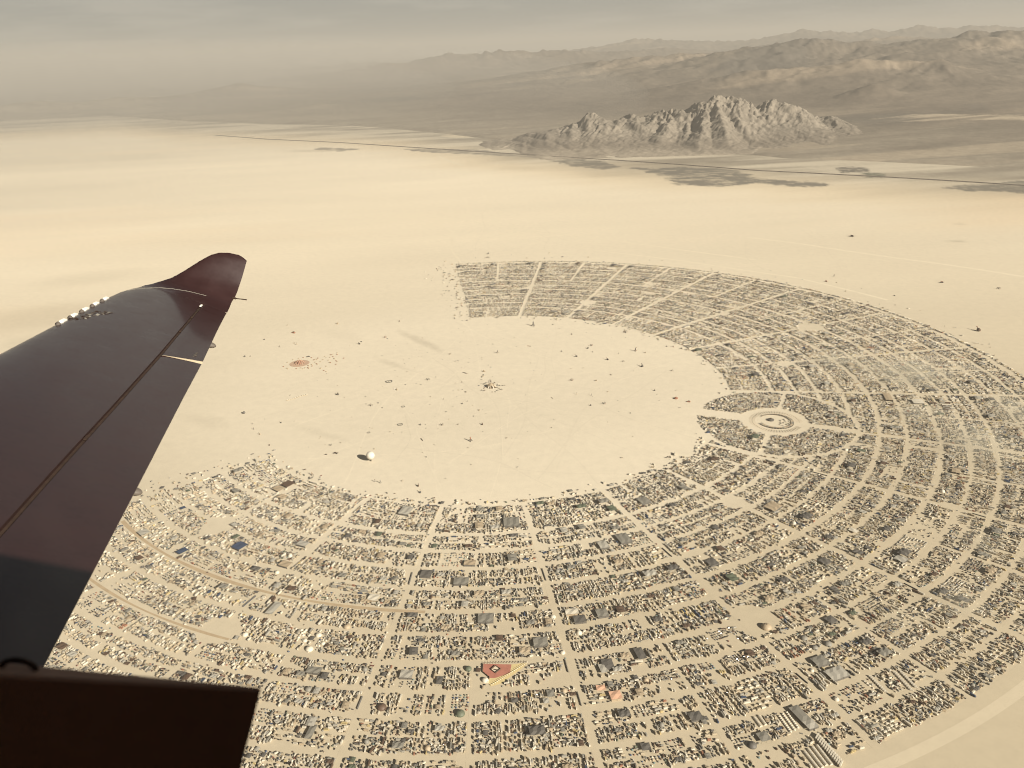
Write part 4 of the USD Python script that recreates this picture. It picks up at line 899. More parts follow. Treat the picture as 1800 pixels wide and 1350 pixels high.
ROWNAMES = ['beside the block below the grey shade cloth forecourt', 'right of the window ledge beside an open corner', 'above the empty left plaza', 'by the wide side street in the middle', 'by the dark grey shade cloth in the third block', 'by the wide junction right of the middle', 'beside the open ground by the pale hall roof', 'below the round camp', 'in the dusty blocks right of the large plaza', 'near the right edge of the photo', 'along the street right of the carpeted square']
for (a, b), wd in zip(TOILET_ROWS, ROWNAMES):
    L_ = math.hypot(b[0] - a[0], b[1] - a[1]); rot = math.atan2(b[1] - a[1], b[0] - a[0]); n = min(27, int(L_ / 1.55))
    for k in range(n):
        f_ = (k + .5) / n; loc = (a[0] + (b[0] - a[0]) * f_, a[1] + (b[1] - a[1]) * f_, 0)
        t = thing('portable_toilet', f'portable toilet in the row {wd}', 'toilet', loc, rot + math.pi / 2, f'portable toilets {wd}')
        if toilet is None:
            toilet = t; part('booth', box(1.25, 1.35, 2.2), PAINT['dark'], t); part('roof', profile([(-.65, 2.2), (.65, 2.2), (.5, 2.42), (-.5, 2.42)], 1.3), PAINT['grey'], t); part('door', box(.05, .9, 1.9, (.64, 0, .12)), PAINT['blue'], t)
        else:
            t.GetReferences().AddInternalReference(toilet.GetPath()); t.SetInstanceable(True)
LTW = ['first from the left of the long white tents', 'second from the left of the long white tents', 'third from the left of the long white tents', 'fourth from the left of the long white tents', 'left one of two white barrel tents in the last blocks', 'right one of two white barrel tents in the last blocks']
for ((ax_, ay_), (bx_, by_)), wd in zip(LONG_TENTS, LTW):
    L_ = math.hypot(bx_ - ax_, by_ - ay_); t = thing('long_tent', wd + ', low and rounded', 'tent', ((ax_ + bx_) / 2, (ay_ + by_) / 2, 0), math.atan2(by_ - ay_, bx_ - ax_))
    e = [(-2.7, 0)] + [(-2.7 * math.cos(q), .8 + 2.2 * math.sin(q)) for q in np.linspace(0, math.pi, 9)] + [(2.7, 0)]
    m = profile(e, L_); m.apply_transform(trimesh.transformations.rotation_matrix(math.pi / 2, [0, 0, 1])); part('cover', m, PAINT['white'], t)
    for q in np.linspace(-.45, .45, 7): part('hoop', box(.18, 5.5, .2, (q * L_, 0, 2.96)), PAINT['cream'], t)
for k, (x, y) in enumerate(WHITE_TENTS):
    t = thing('market_tent', 'small white peaked tent in the dotted row on the open flat', 'tent', (x, y, 0), .3, 'white peaked tents in a row on the open flat')
    part('walls', box(4.4, 4.4, 2.0), PAINT['cream'], t); part('roof', cone(3.3, 1.6, (0, 0, 2.0), 4).apply_transform(trimesh.transformations.rotation_matrix(math.pi / 4, [0, 0, 1])), PAINT['white'], t)

# the carpeted square
CARPET_RED, CARPET_YELLOW = plain('red_carpet', (.37, .15, .105), .95, .22, .06), plain('yellow_carpet', (.54, .43, .215), .95, .12, .08)
t = thing('carpeted_square', 'red and yellow ground carpet with a pale walled diamond on it', 'carpet', (0, 0, 0))
def sheet(pts, z):
    from shapely.geometry import Polygon
    v, f = trimesh.creation.triangulate_polygon(Polygon(pts), engine='earcut'); return trimesh.Trimesh(np.c_[v, np.full(len(v), z)], f, process=False)
part('red_carpet', sheet(RED, .22), CARPET_RED, t); part('yellow_carpet', sheet(YELLOW, .20), CARPET_YELLOW, t)
D = np.array(DIAMOND)
for a, b in zip(D, np.roll(D, -1, 0)):
    c = (a + b) / 2; w = box(np.hypot(*(b - a)) - .3, .3, 2.6); w.apply_transform(trimesh.transformations.rotation_matrix(math.atan2(*(b - a)[::-1]), [0, 0, 1])); w.apply_translation((c[0], c[1], .2)); part('diamond_wall', w, PAINT['brown'], t)
part('diamond_floor', sheet(D * .96 + D.mean(0) * .04, .30), DUST_LIGHT, t)
part('stage', cat_(box(2.2, 1.4, 1.2, (D.mean(0)[0] + 1, D.mean(0)[1], .3)), box(1.2, 1.2, 1.8, (D.mean(0)[0] - 1.5, D.mean(0)[1] - 1, .3))), PAINT['brown'], t)
A_, B_ = np.array(RED[0]), np.array(YELLOW[1])
for k in range(16):
    q = A_ + (B_ - A_) * (k + .3) / 16.0
    s = thing('marker_post', 'dark marker post in the row along the top edge of the carpet', 'post', (q[0], q[1] + .8, 0), 0, 'marker posts along the top edge of the carpeted square')
    part('post', cyl(.45, 3.2, n=7), PAINT['brown'], s); part('cap', cyl(.8, .3, (0, 0, 3.2), 7), PAINT['dark'], s)
A_, B_ = np.array(YELLOW[1]), np.array(YELLOW[5])
for k in range(22):
    q = A_ + (B_ - A_) * (k + .3) / 22.0
    s = thing('white_banner', 'white banner in the slanting row along the yellow carpet', 'banner', (q[0] + .5, q[1] - .8, 0), .9, 'white banners along the yellow carpet')
    part('pole', cyl(.07, 4.2, n=5), PAINT['cream'], s); part('flag', box(1.1, .05, 2.4, (.6, 0, 1.7)), PAINT['white'], s)
hedge = thing('screen_fence', 'dark screen fence down the left side of the red carpet', 'fence', (0, 0, 0))
for a, b in ((RED[0], RED[6]), (RED[6], RED[5]), (RED[5], YELLOW[6])):
    a, b = np.array(a), np.array(b); n = max(2, int(np.hypot(*(b - a)) / 3))
    for k in range(n):
        c = a + (b - a) * (k + .5) / n; w = box(np.hypot(*(b - a)) / n * .94, .5, 2.6 + .8 * (k % 2)); w.apply_transform(trimesh.transformations.rotation_matrix(math.atan2(*(b - a)[::-1]), [0, 0, 1])); w.apply_translation((c[0] - .8, c[1], 0)); part('fence_panel', w, PAINT['brown'], hedge)

# the round camp in the middle of its plaza
t = thing('ring_canopy', 'round ring of canopies with a dark round cafe at its middle', 'canopy', (CC[0], CC[1], 0))
for k in range(40):
    a0, a1 = 2 * math.pi * k / 40, 2 * math.pi * (k + .93) / 40
    if -0.1 < math.cos(a0) * -1 - .93: continue
    ri, ro, z = 45, 50, 4.0
    q = [(rr * math.cos(aa), rr * math.sin(aa), zz) for rr, aa, zz in ((ri, a0, z), (ro, a0, z - .6), (ro, a1, z - .6), (ri, a1, z))]
    v = np.array(q + [(x, y, zz - .15) for x, y, zz in q]); f = np.array([(0, 1, 2), (0, 2, 3), (4, 6, 5), (4, 7, 6)] + [(i, (i + 1) % 4, (i + 1) % 4 + 4) for i in range(4)] + [(i, (i + 1) % 4 + 4, i + 4) for i in range(4)])
    part('canopy_panel', trimesh.Trimesh(v, f, process=False), PAINT['tan' if k % 3 else 'grey'], t)
    part('screen', box(.2, 5.6, 2.4, (0, 0, 0)).apply_transform(trimesh.transformations.rotation_matrix((a0 + a1) / 2, [0, 0, 1])).apply_translation((50.5 * math.cos((a0 + a1) / 2), 50.5 * math.sin((a0 + a1) / 2), 0)), PAINT['dark'], t)
part('cafe_roof', cat_(cone(9.5, 3.0, (-15, 6, 3.0), 18), cyl(9.3, 3.0, (-15, 6, 0), 18)), PAINT['dark grey'], t)
part('cafe_cap', cyl(2.6, 1.4, (-15, 6, 5.4), 12), PAINT['brown'], t)
for k in range(56):
    a = 2 * math.pi * k / 56 + .05
    if abs(math.sin(a)) < .2 and math.cos(a) > 0: continue
    s = thing('flag_pole', 'thin dark flag pole in the ring of rays round the cafe ring', 'flag pole', (CC[0] + 67 * math.cos(a), CC[1] + 67 * math.sin(a), 0), a, 'flag poles in rays round the ring canopy')
    part('pole', bar((-8.5, 0, .4), (8.5, 0, .8), .4, 5), PAINT['tan'], s); part('foot', box(1.2, 1.2, 1.4), PAINT['dark'], s)
for k in range(60):
    rr, a = R.uniform(10, 41), R.uniform(-1.1, 1.0); x, y = CC[0] + 4 + rr * math.cos(a), CC[1] + rr * math.sin(a)
    if free(x, y, 3.2) and k < 30:
        take(x, y, 3.2); s = thing('white_truck', 'white supply truck parked inside the round ring of canopies', 'truck', (x, y, 0), R.choice((.3, 1.87)), 'white trucks inside the ring of canopies', (.85,) * 3)
        build_parts(s, 'box_truck', 'white')

# the white ball, the effigy at the centre and the cone temple
bx_, by_ = MAN + np.array([-99.5, -594.5])
t = thing('white_ball', 'giant white ball standing on the open flat with a black shadow', 'ball', (bx_, by_, 0))
b = trimesh.creation.icosphere(4, 11.6); b.apply_translation((0, 0, 17.4)); part('sphere', b, plain('ball_cloth', (.50, .465, .40), .7, .05, .3), t, smooth=True)
part('stand', cyl(1.4, 6.6, n=14), PAINT['dark'], t)
ribs_ = []
for k in range(10):
    a = math.pi * k / 10; rr = trimesh.creation.torus(11.62, .05, major_sections=40, minor_sections=4); rr.apply_transform(trimesh.transformations.rotation_matrix(math.pi / 2, [1, 0, 0])); rr.apply_transform(trimesh.transformations.rotation_matrix(a, [0, 0, 1])); rr.apply_translation((0, 0, 17.4)); ribs_.append(rr)
part('seams', cat_(*ribs_), PAINT['cream'], t)
t = thing('effigy_pavilion', 'round timber pavilion with a standing figure at the centre of the flat', 'pavilion', (MAN[0], MAN[1], 0))
part('platform', cyl(15, 1.2, n=20), PAINT['brown'], t)
for k in range(10):
    a = 2 * math.pi * k / 10; g_ = profile([(9, 0), (17, 0), (10.5, 9.0), (9, 9.5)], 2.6); g_.apply_transform(trimesh.transformations.rotation_matrix(a, [0, 0, 1])); part('buttress', g_, PAINT['white' if k % 2 else 'tan'], t)
part('roof', cat_(cyl(11, 1.0, (0, 0, 8.5), 20), cone(9, 5, (0, 0, 9.5), 16)), PAINT['tan'], t)
part('figure', cat_(bar((-1.2, 0, 14), (-.5, 0, 19), .5), bar((1.2, 0, 14), (.5, 0, 19), .5), bar((0, 0, 18.5), (0, 0, 24), .9), bar((-.6, 0, 23.4), (-2.6, 0, 19.5), .35), bar((.6, 0, 23.4), (2.6, 0, 19.5), .35), cyl(.8, 1.8, (0, 0, 24.2), 8)), PAINT['brown'], t)
tx, ty = MAN + np.array([-762.0, -3.0])
t = thing('cone_temple', 'low reddish timber cone inside a round brown ring on the open flat', 'temple', (tx, ty, 0))
part('ring_floor', cyl(36, .3, n=40), plain('ember_ground', (.42, .29, .20), .95, .15, .1), t)
for k in range(14):
    a = 2 * math.pi * k / 14; m_ = [bar((20 * math.cos(a + q * .9) * (1 - q) , 20 * math.sin(a + q * .9) * (1 - q), 16 * q ** .8), (20 * math.cos(a + (q + .25) * .9) * (1 - q - .25), 20 * math.sin(a + (q + .25) * .9) * (1 - q - .25), 16 * (q + .25) ** .8), .5, 5) for q in (0, .25, .5)]
    part('timber_rib', cat_(*m_), PAINT['peach' if k % 2 else 'rust'], t)
part('core', cone(8, 12, (0, 0, .3), 12), PAINT['rust'], t)
for k in range(52):
    a = R.uniform(0, 6.28); rr = R.uniform(44, 66) if k < 20 else R.uniform(60, 160); a = a if k < 20 else R.uniform(-.5, 1.1)
    s = thing('visitor_hut', 'small reddish hut standing about the round brown temple ring', 'hut', (tx + rr * math.cos(a), ty + rr * math.sin(a), 0), a, 'reddish huts round the temple ring')
    part('hut', cat_(box(3.6, 2.8, 1.8), cone(2.7, 1.3, (0, 0, 1.8), 6)), PAINT['tan' if k % 3 else 'rust'], s)

# sculptures and odd vehicles out on the flat
def art_parts(kind, s):
    r = R.uniform
    if kind == 'spire': return [('mast', cat_(*[bar((s * .5 * math.cos(a), s * .5 * math.sin(a), 0), (0, 0, s * 1.5), s * .09, 5) for a in (0, 2.1, 4.2)])), ('head', cone(s * .3, s * .6, (0, 0, s * 1.4), 6))]
    if kind == 'tripod': return [('leg', bar((s * .6 * math.cos(a), s * .6 * math.sin(a), 0), (0, 0, s * .9), s * .10, 6)) for a in (0.3, 2.4, 4.5)] + [('body', cat_(cyl(s * .18, s * .5, (0, 0, s * .7), 8), cone(s * .25, s * .4, (0, 0, s * 1.2), 8)))]
    if kind == 'block': return [('tower', cat_(box(s, s * .8, s * .7), box(s * .6, s * .6, s * .5, (0, 0, s * .7)))), ('rail', box(s * 1.1, s * .9, s * .06, (0, 0, s * .7)))]
    if kind == 'low': return [('body', profile([(-s / 2, .3), (s / 2, .3), (s / 2, s * .2), (s * .25, s * .34), (-s * .4, s * .36), (-s / 2, s * .22)], s * .4)), ('deck', box(s * .5, s * .3, s * .12, (-s * .05, 0, s * .34)))]
    if kind == 'beast': return [('body', cat_(box(s * .8, s * .38, s * .34, (0, 0, s * .14)), dome_mesh(s * .3, s * .3, 9, 3, s * .44))), ('neck', bar((s * .35, 0, s * .4), (s * .55, 0, s * .8), s * .08)), ('head', box(s * .26, s * .16, s * .14, (s * .62, 0, s * .78))), *[w_[:2] for w_ in wheels((-s * .25, s * .25), s * .16, s * .12)]]
    if kind == 'frame': return [('post', box(s * .08, s * .08, s * .5, (sx * s * .45, sy * s * .35, 0))) for sx in (-1, 1) for sy in (-1, 1)] + [('beams', cat_(*[box(s, s * .08, s * .08, (0, sy * s * .35, s * .5)) for sy in (-1, 1)], box(s * .25, s * .22, s * .3, (0, 0, 0))))]
    if kind == 'arch': return [('arch', cat_(*[bar((s * .6 * math.cos(a), 0, s * .8 * math.sin(a)), (s * .6 * math.cos(a + .4), 0, s * .8 * math.sin(a + .4)), s * .12) for a in np.arange(0, 3.0, .4)])), ('plinth', box(s * 1.5, s * .5, s * .1))]
    if kind == 'ball':
        b = trimesh.creation.icosphere(3, s * .48); b.apply_translation((0, 0, s * .5)); return [('sphere', b), ('stand', cyl(s * .2, s * .12, n=8))]
    if kind == 'cross': return [('beam', rotm(cat_(box(s * 1.1, s * .10, s * .10, (0, 0, .6)), box(s * .18, s * .18, s * .22, (q, 0, .5))), a)) for a, q in ((.35, -.4 * s), (1.35, .35 * s))] + [('hub', cyl(s * .14, s * .3, n=8))]
    if kind == 'ring': return [('stone', rotm(box(s * .09, s * .14, s * .12, (s * .46, 0, 0)), a)) for a in np.arange(0, 6.2, .42)] + [('altar', cyl(s * .06, s * .16, n=7))]
    if kind == 'wall': return [('panel', box(s / 7 * .92, s * .035, s * .12, ((k - 3) * s / 7, .15 * math.sin(k), 0))) for k in range(7)]
    if kind == 'pavilion': return [('roof', cone(s * .6, s * .35, (0, 0, s * .25), 8)), ('walls', cyl(s * .5, s * .25, n=8)), ('flag', bar((0, 0, s * .6), (0, 0, s * .8), s * .02))]
ART_WORDS = {'spire': ('thin dark spire', 'sculpture'), 'tripod': ('dark three-legged sculpture', 'sculpture'), 'block': ('dark stepped block tower', 'sculpture'), 'low': ('long low vehicle', 'art car'), 'beast': ('dark humped vehicle', 'art car'), 'frame': ('open four-post frame', 'sculpture'), 'arch': ('small dark arch', 'sculpture'), 'ball': ('dark round ball', 'sculpture'), 'cross': ('crossed dark beams', 'sculpture'), 'ring': ('faint ring of upright stones', 'sculpture'), 'wall': ('thin dark line of panels', 'fence'), 'pavilion': ('reddish peaked pavilion', 'pavilion')}
SPOTS = [('the white ball', (bx_, by_)), ('the centre pavilion', tuple(MAN)), ('the brown temple ring', (tx, ty)), ('the white tent row', WHITE_TENTS[5]), ('the round camp', tuple(CC)), ('the far inner edge', tuple(clock(3.0, 780.))), ('the left camp end', tuple(clock(9.9, 800.))), ('the near inner edge', tuple(clock(8.5, 780.))), ('the far outer edge', tuple(clock(3.3, 1700.))), ('the right outer edge', tuple(clock(4.8, 1700.)))]
SP = np.array([s_[1] for s_ in SPOTS], float)
def pix(x, y):
    d = np.array([x, y, 0.0]) - CAM; q = d @ FW; return 900 + 1477.19 * (d @ RT) / q, 675 - 1477.19 * (d @ UP) / q
said = {}
for x, y, kind, s in ART:
    j = int(np.argmin(((SP - (x, y)) ** 2).sum(1))); p0, p1 = pix(x, y), pix(*SP[j]); dx, dy = p0[0] - p1[0], p0[1] - p1[1]
    side = ('left of' if dx < 0 else 'right of') if abs(dx) > 2.2 * abs(dy) else ('above' if dy < 0 else 'below') if abs(dy) > 2.2 * abs(dx) else ('above and left of' if dx < 0 else 'above and right of') if dy < 0 else ('below and left of' if dx < 0 else 'below and right of')
    far = 'close' if math.hypot(dx, dy) < 45 else 'some way' if math.hypot(dx, dy) < 130 else 'far'
    words = f'{ART_WORDS[kind][0]}, {far} {side} {SPOTS[j][0]}'
    said[words] = said.get(words, 0) + 1
    if said[words] > 1: words = f'{ART_WORDS[kind][0]}, the {["", "", "second", "third", "fourth", "fifth", "sixth"][min(said[words], 6)]} nearest {side} {SPOTS[j][0]}'
    t = thing({'sculpture': 'art_sculpture', 'art car': 'art_car', 'fence': 'panel_fence', 'pavilion': 'peaked_pavilion'}[ART_WORDS[kind][1]], words, ART_WORDS[kind][1], (x, y, 0), R.uniform(-.6, .6) + 2.7)
    for nm, m in art_parts(kind, max(s * .7, 2.6)):
        part(nm, m, PAINT['grey' if kind == 'ring' else 'rust' if kind == 'pavilion' else R.choice(('brown', 'dark grey', 'dark', 'rust') if s > 12 else ('brown', 'grey', 'dark grey', 'tan'))] if not (kind == 'ball' and s > 12) else PAINT['dark grey'], t)

# a bank of dust over the far left of the lake bed
far_dust = usdkit.material(stage, LK + '/far_dust_air', {'v': ('principled_volume', {'color': HAZE_COLOR, 'density': 2.4e-5, 'anisotropy': 0.0})}, volume='v.volume')
t = UsdGeom.Xform.Define(stage, '/World/dust_bank').GetPrim(); data(t, 'pale bank of dust hanging over the far left of the flat', None, None, 'stuff')
for k, q in enumerate((1.3, 1.0, .7)):
    s_ = trimesh.creation.icosphere(3, 1.0); s_.apply_scale((15000 * q, 9000 * q, 900 * q)); a_ = math.radians(AZ0 + 27); rotm(s_, a_); s_.apply_translation((25000 * math.cos(a_), 25000 * math.sin(a_), 300 - 20 * k)); part('dust_layer', s_, far_dust, t)
# faint wheel tracks across the open flat
rt_ = random.Random(23); tv, tf, tc_, n0 = [], [], [], 0
for k in range(150):
    if k < 95:
        a0 = rt_.uniform(0, 6.28); q0 = MAN + np.array([math.cos(a0), math.sin(a0)]) * rt_.uniform(60, 760); q1 = MAN + np.array([rt_.gauss(0, 420), rt_.gauss(0, 420)])
    else:
        h0 = rt_.uniform(1.2, 5.2); q0 = clock(h0, rt_.uniform(1760, 2300)); q1 = q0 + np.array([rt_.gauss(-300, 900), rt_.gauss(500, 900)])
    t = np.linspace(0, 1, 30)[:, None]; line = q0 * (1 - t) + q1 * t; nrm_ = np.array([-(q1 - q0)[1], (q1 - q0)[0]]); line = line + nrm_ * (rt_.uniform(-.12, .12) * np.sin(math.pi * t) + .012 * np.sin(9 * t + k))
    if k < 95: line = line[np.hypot(*(line - MAN).T) < 752]
    if len(line) < 6: continue
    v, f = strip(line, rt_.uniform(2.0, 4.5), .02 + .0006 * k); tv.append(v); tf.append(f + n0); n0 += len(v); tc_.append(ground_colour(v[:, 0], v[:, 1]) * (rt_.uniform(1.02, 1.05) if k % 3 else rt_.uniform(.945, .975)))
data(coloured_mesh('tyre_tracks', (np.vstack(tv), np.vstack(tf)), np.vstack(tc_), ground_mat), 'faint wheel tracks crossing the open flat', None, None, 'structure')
# dust blown up among the right-hand blocks
dust_mat = usdkit.material(stage, LK + '/dust_cloud_air', {'v': ('principled_volume', {'color': (1.0, .93, .74), 'density': .0007, 'anisotropy': -0.25})}, volume='v.volume')
for k, (x, y, a, b, h_, rot) in enumerate(DUST):
    t = UsdGeom.Xform.Define(stage, '/World/' + numbered('dust_cloud')).GetPrim(); data(t, 'thin pale dust drifting over the right-hand camp blocks', None, None, 'stuff')
    for q in (1.35, 1.1, .85, .62, .4):
        s_ = trimesh.creation.icosphere(3, 1.0); nv = s_.vertices; s_.vertices = nv * (1 + .5 * (meshkit.fbm(nv * 1.4 + k * 7 + q, 3, k)[:, None] - .5))
        s_.apply_scale((a * q, b * q, h_ * (.5 + .5 * q))); rotm(s_, rot); s_.apply_translation((x + a * .2 * (1 - q) * (-1) ** k, y, h_ * .75))
        part('dust_layer', s_, dust_mat, t)
# ------------------------------------------------------------------ the aeroplane the photograph was taken from
OUT = np.array([-0.53417569, 0.83580220, -0.12685036]); AFT = np.array([0.81608108, 0.47067041, -0.33538192]); NRM = np.array([0.22060824, 0.28267305, 0.93350305]); EYE = 0.97238
plane_x = UsdGeom.Xform.Define(stage, '/World/' + numbered('airplane'))
m4 = Gf.Matrix4d(1.0)
for i, row in enumerate((AFT, OUT, NRM)): m4.SetRow(i, Gf.Vec4d(*map(float, row), 0.0))
m4.SetRow(3, Gf.Vec4d(*map(float, CAM - EYE * NRM), 1.0))
plane_x.AddTransformOp().Set(m4)
AP = plane_x.GetPrim()
data(AP, 'dark glossy wing with upturned tip, and the window ledge it is seen from', 'airplane')
def paint_coat(name, c, spec, rough, coat):
    return usdkit.material(stage, f'{LK}/{name}', {
        'tc': ('texture_coordinate', {}), 'n': ('noise_texture', {'scale': 9.0, 'detail': 5.0, 'roughness': 0.65}),
        'r': ('rgb_ramp', {'ramp': [(0.2, tuple(np.array(c) * .85)), (0.8, tuple(np.array(c) * 1.18))]}),
        'rr': ('rgb_ramp', {'ramp': [(0.3, (rough * .85,) * 3), (0.75, (rough * 1.2,) * 3)]}),
        'p': ('principled_bsdf', {'specular_ior_level': spec, 'coat_weight': coat, 'coat_roughness': .10})},
        [('tc.object', 'n.vector'), ('n.fac', 'r.fac'), ('r.color', 'p.base_color'), ('n.fac', 'rr.fac'), ('rr.color', 'p.roughness')], surface='p.BSDF')
WING = paint_coat('wing_paint', (.023, .0098, .0092), .42, .36, .44)
WHITE_TRIM = plain('white_trim', (.80, .76, .68), .5, .05, 20)
COVE = plain('hinge_cove', (.03, .016, .010), .9, .3, 30)
CABIN = plain('cabin_lining', (.33, .205, .145), .6, .2, 6)
DULL_BROWN = plain('dull_brown_paint', (.075, .062, .052), .7, .3, 60)
def yt(t): return 5 * (.2969 * np.sqrt(t) - .126 * t - .3516 * t * t + .2843 * t ** 3 - .1036 * t ** 4)
ST = np.array([(.30, -1.070, -.262), (1.45, -1.076, -.332), (2.36, -1.078, -.386), (3.2, -1.080, -.438), (3.8, -1.086, -.472), (4.48, -1.094, -.520), (4.80, -1.088, -.540), (4.95, -1.075, -.549), (5.04, -1.058, -.552)])
def le(y): return np.interp(y, ST[:, 0], ST[:, 1])
def te(y): return np.interp(y, ST[:, 0], ST[:, 2])
HG = np.array([(.30, -.520), (1.87, -.565), (2.27, -.580), (2.87, -.599), (3.67, -.628), (5.04, -.690)])
def hinge(y): return np.interp(y, HG[:, 0], HG[:, 1])
def z_up(x, y, th=.13):
    c = te(y) - le(y); t = np.clip((x - le(y)) / c, 0, 1); return c * th * yt(t) - .020
def z_lo(x, y): 
    c = te(y) - le(y); t = np.clip((x - le(y)) / c, 0, 1); return -c * .07 * yt(t) - .022
def closed(P):
    """Sections (k x n x 3) of closed loops as one solid with end caps."""
    k, n = P.shape[:2]; i, j = np.meshgrid(np.arange(k - 1), np.arange(n), indexing='ij'); b = (j + 1) % n
    q = np.stack([i * n + j, i * n + b, (i + 1) * n + b, (i + 1) * n + j], -1).reshape(-1, 4); v = P.reshape(-1, 3)
    v = np.vstack([v, P[0].mean(0), P[-1].mean(0)]); e = np.arange(n); f_ = (e + 1) % n
    f = np.vstack([q[:, [0, 1, 2]], q[:, [0, 2, 3]], np.c_[f_, e, np.full(n, k * n)], np.c_[(k - 1) * n + e, (k - 1) * n + f_, np.full(n, k * n + 1)]])
    m = trimesh.Trimesh(v, f, process=False); return m
ys = np.concatenate([np.linspace(.40, 4.5, 26), np.linspace(4.6, 5.02, 10)])
sec = []
for y in ys:
    tt_ = (1 - np.cos(np.linspace(0, math.pi / 2, 22))) ; xu = le(y) + (hinge(y) - .006 - le(y)) * tt_
    sec.append(np.vstack([np.c_[xu, np.full(22, y), z_up(xu, y)], np.c_[xu[::-1][:-1], np.full(21, y), z_lo(xu[::-1][:-1], y)]]))
part('wing_panel', closed(np.array(sec)), WING, AP, smooth=35)
def flap_panel(y_in, y_out, x_gap):
    """y_in(s), y_out(s): the inner and outer edges from the hinge (s=0) to the trailing edge (s=1)."""
    S = []
    for k in np.linspace(0, 1, 26):
        up, lo = [], []
        for s_ in np.linspace(0, 1, 12):
            y = y_in(s_) * (1 - k) + y_out(s_) * k; x0 = hinge(y) + x_gap; x = x0 + (te(y) - x0) * s_
            up.append((x, y, z_up(x, y) - .004 * (1 - s_) ** 6)); lo.append((x, y, z_lo(x, y) - .002))
        S.append(up + lo[::-1][:-1] if False else up + lo[::-1])
    return closed(np.array(S))
part('flap', flap_panel(lambda s: .40, lambda s: 3.655 + .100 * s, .007), WING, AP, smooth=35)
part('aileron', flap_panel(lambda s: 3.672 + .128 * s, lambda s: 5.085 - .09 * s, .007), WING, AP, smooth=35)
g_ = np.linspace(0, 1, 12); gy = 3.672 + .128 * g_ - .0015; gx = hinge(gy) + .007 + (te(gy) - hinge(gy) - .007) * g_
part('gap_rib', grid_mesh(np.stack([np.c_[gx, gy, z_up(gx, gy) - .001 - .010 * g_], np.c_[gx, gy - .0005, z_up(gx, gy) + .0002]], 1)), PAINT['cream'], AP)
yy = np.linspace(.42, 5.06, 40)
part('hinge_cove', grid_mesh(np.stack([np.c_[hinge(yy) - .012, yy, z_up(hinge(yy), yy) - .012], np.c_[hinge(yy) + .012, yy, z_up(hinge(yy), yy) - .012]], 1)), COVE, AP)
# tip: the surface bends up out of the wing into a short canted winglet
Wp = np.linspace(-.5, 1.0, 1501); th_ = np.clip(Wp / .35, 0, 1); th_ = math.radians(58) * th_ * th_ * (3 - 2 * th_)
Sp = np.cumsum(np.cos(th_)) * .001; Zp = np.cumsum(np.sin(th_)) * .001; Sp += 5.02 - Sp[500]; Zp -= Zp[500]
LEw = np.array([(-.154, -1.088), (.0, -1.062), (.08, -1.040), (.154, -.986), (.218, -.924), (.313, -.853), (.378, -.804), (.437, -.753), (.466, -.710), (.482, -.657), (.4855, -.600)])
TEw = np.array([(-.154, -.549), (0, -.551), (.15, -.556), (.21, -.546), (.352, -.542), (.462, -.543), (.477, -.571), (.4855, -.598)])
def tip_point(w, x, off):
    a = np.interp(w, Wp, th_); return np.stack([x, np.interp(w, Wp, Sp) - off * np.sin(a), np.interp(w, Wp, Zp) + off * np.cos(a)], -1)
sec = []
for w in np.concatenate([np.linspace(.003, .44, 30), np.linspace(.45, .4853, 12)]):
    l, t_ = np.interp(w, LEw[:, 0], LEw[:, 1]), np.interp(w, TEw[:, 0], TEw[:, 1]); tq = (1 - np.cos(np.linspace(0, math.pi, 24))) / 2; x = l + (t_ - l) * tq; c = t_ - l
    k = np.interp(w, [0, .25, .44, .4853], [1, .75, .6, .2]); base = -.020 * np.interp(w, [0, .2], [1, 0])
    up, lo = c * .13 * k * yt(tq) + base, -c * .07 * k * yt(tq) + base - .002
    sec.append(np.vstack([tip_point(np.full(24, w), x, up), tip_point(np.full(23, w), x[::-1][:-1], lo[::-1][:-1])]))
part('winglet', closed(np.array(sec)), WING, AP, smooth=35)
TL = np.array([(-0.189, -1.062), (-0.069, -1.023), (-0.001, -0.987), (0.051, -0.943), (0.084, -0.888), (0.114, -0.799), (0.128, -0.699)])
def skin(w, x):
    l, t_ = np.interp(w, LEw[:, 0], LEw[:, 1]), np.interp(w, TEw[:, 0], TEw[:, 1]); c = t_ - l; tq = np.clip((x - l) / c, 0, 1)
    return c * .13 * np.interp(w, [-.5, 0, .25, .44], [1, 1, .75, .6]) * yt(tq) - .020 * np.interp(w, [0, .2], [1, 0])
tl = np.c_[np.interp(np.linspace(0, 6, 40), range(len(TL)), TL[:, 0]), np.interp(np.linspace(0, 6, 40), range(len(TL)), TL[:, 1])]
rows = [tip_point(tl[:, 0] + d, tl[:, 1], skin(tl[:, 0] + d, tl[:, 1]) + o) for d, o in ((-.0024, -.002), (-.0016, .0010), (.0000, .0010), (.0008, -.002))]
part('tip_joint_strip', grid_mesh(np.stack(rows, 1)), PAINT['silver'], AP)
for y, x, y2, x2 in [(3.775, -1.084, 3.835, -1.080), (3.935, -1.088, 3.985, -1.083), (4.10, -1.090, 4.155, -1.086), (4.265, -1.093, 4.32, -1.089), (4.43, -1.095, 4.49, -1.090)]:
    c_ = dome_mesh(.012, .016, 10, 4); c_.apply_translation((le(y) + .020, y, z_up(le(y) + .020, y) - .002)); part('sensor_cap', c_, DULL_BROWN, AP, smooth=True)
    b = box(.016, .050, .010, (0, 0, 0)); b.apply_translation((le(y2) + .016, y2 + .022, z_up(le(y2) + .016, y2) - .002)); part('white_tab', b, WHITE_TRIM, AP)
rs_ = random.Random(5)
